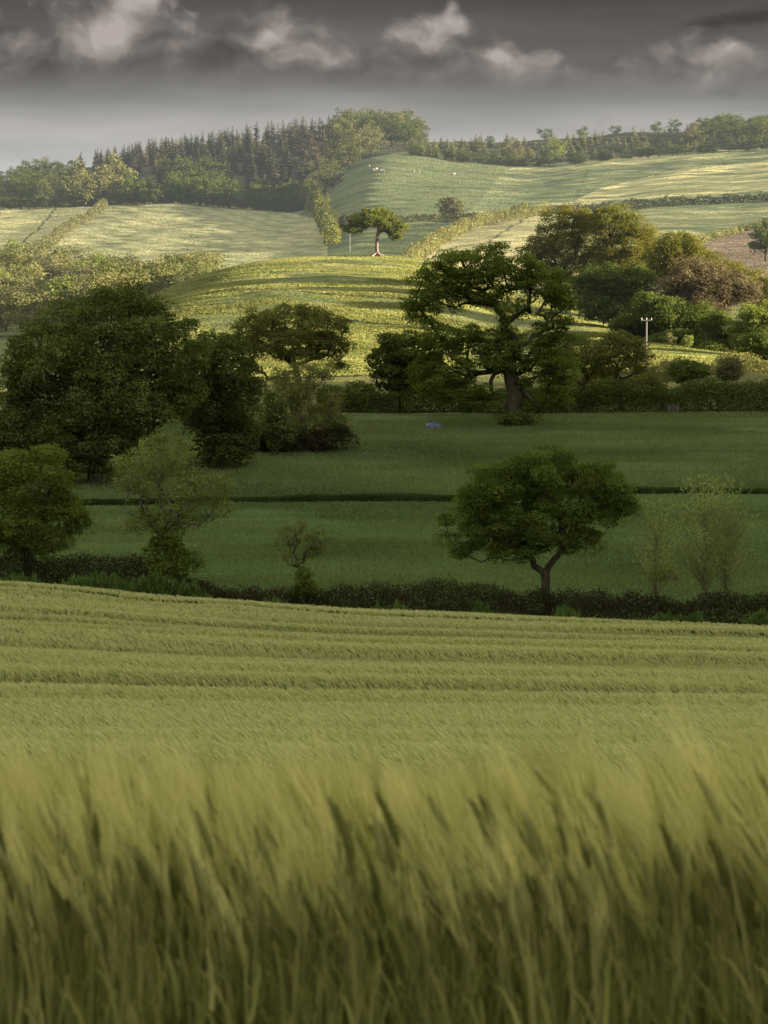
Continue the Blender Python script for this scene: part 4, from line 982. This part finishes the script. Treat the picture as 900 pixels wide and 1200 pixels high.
# ------------------------------------------------------------------ small things
def box(c, s, rot=None):
    c = np.array(c, float); s = np.array(s, float)/2
    V = np.array([[x, y, z] for x in (-1, 1) for y in (-1, 1) for z in (-1, 1)])*s
    if rot is not None: V = V @ np.array(rot).T
    F = np.array([[0, 1, 3, 2], [4, 6, 7, 5], [0, 4, 5, 1], [2, 3, 7, 6], [0, 2, 6, 4], [1, 5, 7, 3]])
    return V+c, F
WOODM = plain_mat('weathered_timber', (.09, .078, .06), .8)
def utility_pole():
    d = 398; p = at(757, 430, d); b = np.array([p[0], d, float(Z(p[0], d))]); H = at(757, 373, d)[2]-b[2]
    root = empty('utility_pole', b); tag(root, 'wooden utility pole with a short crossarm standing before the copse', 'pole')
    V, F = tube(np.array([[0, 0, -.5], [0, 0, H*.5], [0, 0, H]]), [.16, .14, .12], 10); link('post', mesh_from('pole_post', V, F, mats=[WOODM], smooth=True), root)
    V, F = box((0, -.16, H-.28), (1.6, .12, .16)); link('crossarm', mesh_from('crossarm', V, F, mats=[WOODM]), root)
    ins = plain_mat('insulator', (.45, .43, .40), .4)
    for x in (-.68, 0, .68):
        V, F = tube(np.array([[x, -.16, H-.2], [x, -.16, H-.12], [x, -.16, H-.06], [x, -.16, H+.08]]), [.03, .07, .05, .03], 8); link('insulator', mesh_from('insulator', V, F, mats=[ins], smooth=True), root)
utility_pole()
def thin_post():
    d = 830; p = at(410, 296, d); b = np.array([p[0], d, float(Z(p[0], d))]); H = at(410, 271, d)[2]-b[2]
    root = empty('utility_pole', b); tag(root, 'thin pale pole rising behind the left side of the lone tree', 'pole')
    pm = plain_mat('pale_pole', (.13, .13, .125), .6)
    V, F = tube(np.array([[0, 0, -.4], [0, 0, H*.5], [0, 0, H]]), [.12, .11, .10], 8); link('post', mesh_from('pale_post', V, F, mats=[pm], smooth=True), root)
    V, F = box((0, -.2, H-.3), (1.3, .12, .14)); link('crossarm', mesh_from('pale_crossarm', V, F, mats=[pm]), root)
thin_post()
def tarp():
    d = 318; p = at(508, 505, d); b = np.array([p[0], d, float(Z(p[0], d))])
    r = np.random.default_rng(2); nx, ny = 17, 11; V = []
    for i in range(nx):
        for j in range(ny):
            u = i/(nx-1)*2-1; v = j/(ny-1)*2-1
            h = .62*max(0, 1-abs(u)**4)*max(0, 1-abs(v)**3)*(1-.12*u)+.05*math.sin(u*9+v*4)*(1-abs(u)**3)
            V.append([u*1.02+.03*math.sin(v*7), v*.55+.03*math.sin(u*8), h-.03])
    i, j = np.meshgrid(np.arange(nx-1), np.arange(ny-1), indexing='ij'); F = np.stack([i*ny+j, (i+1)*ny+j, (i+1)*ny+j+1, i*ny+j+1], -1).reshape(-1, 4)
    root = empty('covered_trough', b); tag(root, 'small low trough under a blue sheet on the grass left of the big oak', 'trough')
    link('sheet', mesh_from('blue_sheet', np.array(V)+[0, 0, .12], F, mats=[plain_mat('blue_plastic', (.035, .055, .11), .5)], smooth=True), root)
    V, F = box((0, 0, .17), (1.9, .95, .36)); link('tub', mesh_from('tub', V, F, mats=[plain_mat('dark_tub', (.03, .035, .045), .5)]), root)
tarp()
def gate():
    d = 337; p = at(789, 486, d); b = np.array([p[0], d, float(Z(p[0], d))])
    root = empty('field_gate', b); tag(root, 'little wooden gate set in the hedge at the back of the valley field', 'gate')
    for x in (-.62, .62):
        V, F = box((x, 0, .58), (.13, .13, 1.3)); link('post', mesh_from('gate_post', V, F, mats=[WOODM]), root)
    parts = [box((0, -.02, z), (1.1, .04, .10)) for z in (.25, .48, .72, .95)]+[box((x, -.065, .6), (.09, .03, .85)) for x in (-.45, 0, .45)]
    V, F = join(parts); link('rails', mesh_from('gate_rails', V, F, mats=[WOODM]), root)
gate()
WOOL = plain_mat('wool', (.24, .22, .185), .9, .15, 12.); FACE = plain_mat('sheep_face', (.25, .21, .17), .8)
def sheep_mesh():
    parts = []
    path = np.array([[-.56, 0, .62], [-.48, 0, .66], [-.25, 0, .68], [.1, 0, .68], [.4, 0, .70], [.52, 0, .74]])
    V1, F1 = tube(path, [.06, .24, .31, .30, .25, .12], 12)
    V2, F2 = tube(np.array([[.45, 0, .76], [.6, 0, .88], [.66, 0, .92]]), [.15, .12, .10], 8)
    wool = join([(V1, F1), (V2, F2)])
    hd = [tube(np.array([[.60, 0, .95], [.68, 0, .94], [.80, 0, .87], [.88, 0, .82]]), [.06, .10, .08, .045], 8)]
    for s in (-1, 1): hd.append(tube(np.array([[.66, s*.08, .99], [.64, s*.15, 1.0], [.63, s*.20, .98]]), [.02, .035, .01], 5))
    for x in (-.36, .34):
        for s in (-1, 1): hd.append(tube(np.array([[x, s*.15, .5], [x+.03, s*.15, .28], [x, s*.15, 0]]), [.075, .045, .035], 6))
    dk = join(hd)
    V = np.concatenate([wool[0], dk[0]]); F = np.concatenate([wool[1], dk[1]+len(wool[0])])
    return mesh_from('sheep', V, F, mats=[WOOL, FACE], mat_idx=[0]*len(wool[1])+[1]*len(dk[1]), smooth=True)
SHEEP = sheep_mesh(); sr = np.random.default_rng(8)
for lab, px, py, d0, d1 in [('white sheep leftmost of the flock high in the pasture', 432, 197, 1100, 1400), ('white sheep second from left in the high pasture flock', 437, 201, 1100, 1400), ('white sheep in the middle of the high pasture flock', 441, 200, 1100, 1400), ('white sheep right of middle in the high pasture flock', 446, 202, 1100, 1400), ('white sheep rightmost in the high pasture flock', 449, 203, 1100, 1400),
        ('pale sheep grazing alone in the shaded middle of the pasture', 484, 203, 1100, 1400), ('pale sheep grazing in the shaded pasture further right', 490, 203, 1100, 1400), ('pale sheep near the plantation edge of the pasture', 532, 206, 1050, 1400), ('sheep left of the pair in the shaded grass below the copse', 700, 366, 460, 640), ('sheep right of the pair in the shaded grass below the copse', 717, 368, 460, 640)]:
    d = ground_hit(px, py, d0, d1); p = at(px, py, d)
    o = bpy.data.objects.new('sheep', SHEEP); COL.objects.link(o); o.location = (p[0], d, float(Z(p[0], d))+.02); o.rotation_euler = (0, 0, sr.uniform(-.6, .6)+(0 if sr.random() < .5 else math.pi)); k = 1.35 if d > 900 else 1.1; o.scale = (k, k, k)
    tag(o, lab, 'sheep', 'sheep on the pastures')

# ------------------------------------------------------------------ sky and sun
SUN_EL, SUN_AZ = R(8.5), R(-10.0)          # azimuth measured from +x towards +y
def srgb(*c): return tuple(((v/255+.055)/1.055)**2.4 if v/255 > .04045 else v/255/12.92 for v in c)
w = bpy.data.worlds.new('World'); scene.world = w; w.use_nodes = True
nt = w.node_tree; nt.nodes.clear()
sky = N(nt, 'ShaderNodeTexSky', sky_type='NISHITA', sun_disc=False)
sky.sun_elevation = SUN_EL; sky.sun_rotation = math.pi/2 - SUN_AZ
tc = N(nt, 'ShaderNodeTexCoord')
sep = N(nt, 'ShaderNodeSeparateXYZ'); nt.links.new(tc.outputs['Generated'], sep.inputs[0])
az = math_n(nt, 'MULTIPLY', math_n(nt, 'ARCTAN2', sep.outputs[0], sep.outputs[1]), 33.33)
el = math_n(nt, 'MULTIPLY', math_n(nt, 'ARCSINE', sep.outputs[2]), 33.33)       # 33.33 units = 1 radian
cmb = N(nt, 'ShaderNodeCombineXYZ'); nt.links.new(az, cmb.inputs[0]); nt.links.new(el, cmb.inputs[1])
P = cmb.outputs[0]
def ramp(nt, fac, stops, interp='LINEAR'):
    n = N(nt, 'ShaderNodeValToRGB'); n.color_ramp.interpolation = interp
    e = n.color_ramp.elements
    while len(e) < len(stops): e.new(.5)
    for k, (p, c) in enumerate(stops): e[k].position = p; e[k].color = c+(1,) if len(c) == 3 else c
    nt.links.new(fac, n.inputs[0]); return n.outputs[0]
def curve(nt, fac, pts):
    n = N(nt, 'ShaderNodeFloatCurve'); c = n.mapping.curves[0].points
    while len(c) < len(pts): c.new(.5, .5)
    for k, p in enumerate(pts): c[k].location = p
    n.mapping.update(); nt.links.new(fac, n.inputs[1]); return n.outputs[0]
def mapped(vec, sx=1., sy=1., off=(0, 0, 0)):
    mp = N(nt, 'ShaderNodeMapping'); mp.inputs['Scale'].default_value = (sx, sy, 1); mp.inputs['Location'].default_value = off; nt.links.new(vec, mp.inputs[0]); return mp.outputs[0]
def wnoise(vec, scale, detail=5., rough=.55, sx=1., sy=1., off=(0, 0, 0), dist=0.):
    z = N(nt, 'ShaderNodeTexNoise', noise_dimensions='2D', i_Scale=scale, i_Detail=detail, i_Roughness=rough, i_Distortion=dist); nt.links.new(mapped(vec, sx, sy, off), z.inputs['Vector']); return z.outputs[0]
V01 = math_n(nt, 'DIVIDE', el, 40.0, clamp=True)
UPPER = 1.0
base = ramp(nt, V01, [(0., srgb(192, 191, 187)), (.010, srgb(176, 174, 170)), (.019, srgb(144, 143, 138)), (.028, srgb(116, 113, 110)), (.047, srgb(84, 80, 79)), (.10, srgb(120, 118, 116)), (.28, (.98, .97, .95)), (1., (1.0, 1.02, 1.06))])
soft = wnoise(P, .8, 4., .5, .3, 2.2)
base = mixc(nt, 1.0, base, ramp(nt, soft, [(.3, (.84, .84, .84)), (.7, (1.14, 1.13, 1.13))]), 'MULTIPLY')
# cumulus bank low in the sky: rounded billows, brighter where they face the sun, dark hollows between
warp = N(nt, 'ShaderNodeTexNoise', noise_dimensions='2D', i_Scale=1.1, i_Detail=4., i_Roughness=.5); nt.links.new(P, warp.inputs['Vector'])
wv = N(nt, 'ShaderNodeVectorMath', operation='SUBTRACT'); nt.links.new(warp.outputs['Color'], wv.inputs[0]); wv.inputs[1].default_value = (.5, .5, .5)
ws = N(nt, 'ShaderNodeVectorMath', operation='SCALE'); nt.links.new(wv.outputs[0], ws.inputs[0]); ws.inputs['Scale'].default_value = .55
wa = N(nt, 'ShaderNodeVectorMath', operation='ADD'); nt.links.new(P, wa.inputs[0]); nt.links.new(ws.outputs[0], wa.inputs[1])
PW = wa.outputs[0]
def billow(off):
    v1 = N(nt, 'ShaderNodeTexVoronoi', feature='SMOOTH_F1', voronoi_dimensions='2D'); v1.inputs['Scale'].default_value = .92; v1.inputs['Smoothness'].default_value = .35; v1.inputs['Detail'].default_value = 3.0; v1.inputs['Roughness'].default_value = .42
    nt.links.new(mapped(PW, .85, 1.25, off), v1.inputs['Vector'])
    n1 = wnoise(PW, 1.7, 6., .57, .8, 1.1, off)
    return math_n(nt, 'SUBTRACT', math_n(nt, 'MULTIPLY_ADD', n1, .7, .55), v1.outputs['Distance'])
OFF = (31.7, 5.3, 0)
b0 = billow(OFF); b1 = billow((OFF[0]+.10, OFF[1]-.20, 0))
A01 = math_n(nt, 'MULTIPLY_ADD', az, 1/12., .5, clamp=True)
# top edge of the bank (el/2) over azimuth
topv = math_n(nt, 'MULTIPLY', curve(nt, A01, [(0., .84), (.10, .88), (.17, .90), (.215, .95), (.26, .96), (.295, .86), (.32, .84), (.35, .94), (.40, .97), (.43, .90), (.47, .82), (.56, .78), (.60, .76), (.66, .70), (.75, .71), (.86, .72), (1., .76)]), 2.0)
up_ = math_n(nt, 'SUBTRACT', topv, el)
footv = math_n(nt, 'MULTIPLY_ADD', wnoise(P, .9, 3., .5, .5, 1., (3, 1, 0)), .45, .50)
dn_ = math_n(nt, 'SUBTRACT', el, footv)
edge = math_n(nt, 'MULTIPLY_ADD', math_n(nt, 'SUBTRACT', b0, .45), .55, up_)          # billowing top edge
mask = ramp(nt, math_n(nt, 'MULTIPLY_ADD', edge, 1.6, .3, clamp=True), [(.0, (0,)*3), (.5, (1,)*3)], 'EASE')
mask = math_n(nt, 'MULTIPLY', mask, math_n(nt, 'MULTIPLY_ADD', dn_, 1.7, .05, clamp=True))
rim = math_n(nt, 'SUBTRACT', 1.0, math_n(nt, 'MULTIPLY', edge, 1.5, clamp=True))
lit = math_n(nt, 'MULTIPLY_ADD', math_n(nt, 'SUBTRACT', b0, b1), .72, .54)
lit = math_n(nt, 'ADD', lit, math_n(nt, 'MULTIPLY', math_n(nt, 'SUBTRACT', b0, .5), .55))
lit = math_n(nt, 'ADD', lit, math_n(nt, 'MULTIPLY', rim, .16))
glow = curve(nt, A01, [(0., .45), (.125, .42), (.16, .40), (.205, .72), (.24, .70), (.28, .46), (.33, .46), (.36, .40), (.40, .70), (.42, .62), (.47, .58), (.55, .68), (.60, .58), (.70, .60), (.80, .62), (.87, .60), (1., .56)])
lit = math_n(nt, 'MULTIPLY_ADD', math_n(nt, 'SUBTRACT', wnoise(P, .7, 2., .5, 1., 1.3, (9, 4, 0)), .5), .5, lit)
lit = math_n(nt, 'MULTIPLY_ADD', math_n(nt, 'SUBTRACT', glow, .5), .75, lit, clamp=True)
ccol = ramp(nt, lit, [(0., srgb(76, 73, 71)), (.35, srgb(102, 98, 95)), (.62, srgb(134, 127, 122)), (1., srgb(184, 174, 167))])
skyc = mixc(nt, math_n(nt, 'MULTIPLY', mask, .94), base, ccol)
# one dark shred of cloud at upper right
sh = wnoise(P, 1.3, 6., .6, .5, 1.8, (1.7, .4, 0))
ex = math_n(nt, 'SUBTRACT', 1.0, math_n(nt, 'ABSOLUTE', math_n(nt, 'MULTIPLY', math_n(nt, 'SUBTRACT', math_n(nt, 'SUBTRACT', el, 1.62), math_n(nt, 'MULTIPLY', math_n(nt, 'SUBTRACT', az, 4.), .10)), 4.5)), clamp=True)
ex2 = math_n(nt, 'MULTIPLY_ADD', az, .6, -1.6, clamp=True)
shm = ramp(nt, math_n(nt, 'ADD', math_n(nt, 'MULTIPLY', math_n(nt, 'MULTIPLY', ex, ex2), .6), math_n(nt, 'MULTIPLY', math_n(nt, 'SUBTRACT', sh, .5), .9)), [(.12, (0,)*3), (.55, (1,)*3)], 'EASE')
skyc = mixc(nt, math_n(nt, 'MULTIPLY', shm, .85), skyc, srgb(66, 62, 61))
UP = ramp(nt, V01, [(.08, (.15, .145, .14)), (.25, (1.7, 1.68, 1.6)), (1., (1.85, 1.84, 1.80))])
nis = N(nt, 'ShaderNodeVectorMath', operation='SCALE'); nt.links.new(sky.outputs[0], nis.inputs[0]); nis.inputs['Scale'].default_value = .12
hi = math_n(nt, 'MULTIPLY', math_n(nt, 'MULTIPLY_ADD', el, .15, -.6, clamp=True), .3)
fin = mixc(nt, hi, UP, nis.outputs[0])
bg = N(nt, 'ShaderNodeBackground', i_Strength=1.0); nt.links.new(fin, bg.inputs[0])
bgl = N(nt, 'ShaderNodeBackground', i_Strength=1.0); nt.links.new(skyc, bgl.inputs[0])
wm = N(nt, 'ShaderNodeMixShader'); nt.links.new(math_n(nt, 'MULTIPLY_ADD', el, 1.0, -2.6, clamp=True), wm.inputs[0])
nt.links.new(bgl.outputs[0], wm.inputs[1]); nt.links.new(bg.outputs[0], wm.inputs[2])
wo = N(nt, 'ShaderNodeOutputWorld'); nt.links.new(wm.outputs[0], wo.inputs[0])

sl = bpy.data.lights.new('sun', 'SUN'); sl.energy = 30.0; sl.angle = R(.5); sl.color = (1., .87, .66)
so = bpy.data.objects.new('sun', sl); COL.objects.link(so)
from mathutils import Vector
sd = Vector((math.cos(SUN_EL)*math.cos(SUN_AZ), math.cos(SUN_EL)*math.sin(SUN_AZ), math.sin(SUN_EL)))
so.rotation_euler = sd.to_track_quat('Z', 'Y').to_euler(); so.location = (100, 300, 100)

# ------------------------------------------------------------------ camera
cd = bpy.data.cameras.new('camera'); cam = bpy.data.objects.new('camera', cd); COL.objects.link(cam); scene.camera = cam
cd.sensor_fit = 'VERTICAL'; cd.sensor_height = 36.0; cd.sensor_width = 27.0; cd.lens = 100.0
cd.clip_start = .1; cd.clip_end = 40000
cam.location = (0, 0, 0); cam.rotation_euler = (math.pi/2 - PITCH, 0, 0)
cd.dof.use_dof = True; cd.dof.focus_distance = 260.0; cd.dof.aperture_fstop = 12.0

scene.render.engine = 'CYCLES'
scene.view_settings.view_transform = 'Standard'; scene.view_settings.look = 'None'; scene.view_settings.exposure = 0; scene.view_settings.gamma = 1
scene.cycles.max_bounces = 4; scene.cycles.diffuse_bounces = 3; scene.cycles.transmission_bounces = 3; scene.cycles.transparent_max_bounces = 8
scene.cycles.use_denoising = True
scene.cycles.use_adaptive_sampling = True; scene.cycles.adaptive_threshold = .02
try: w.cycles.sampling_method = 'NONE'
except Exception: pass
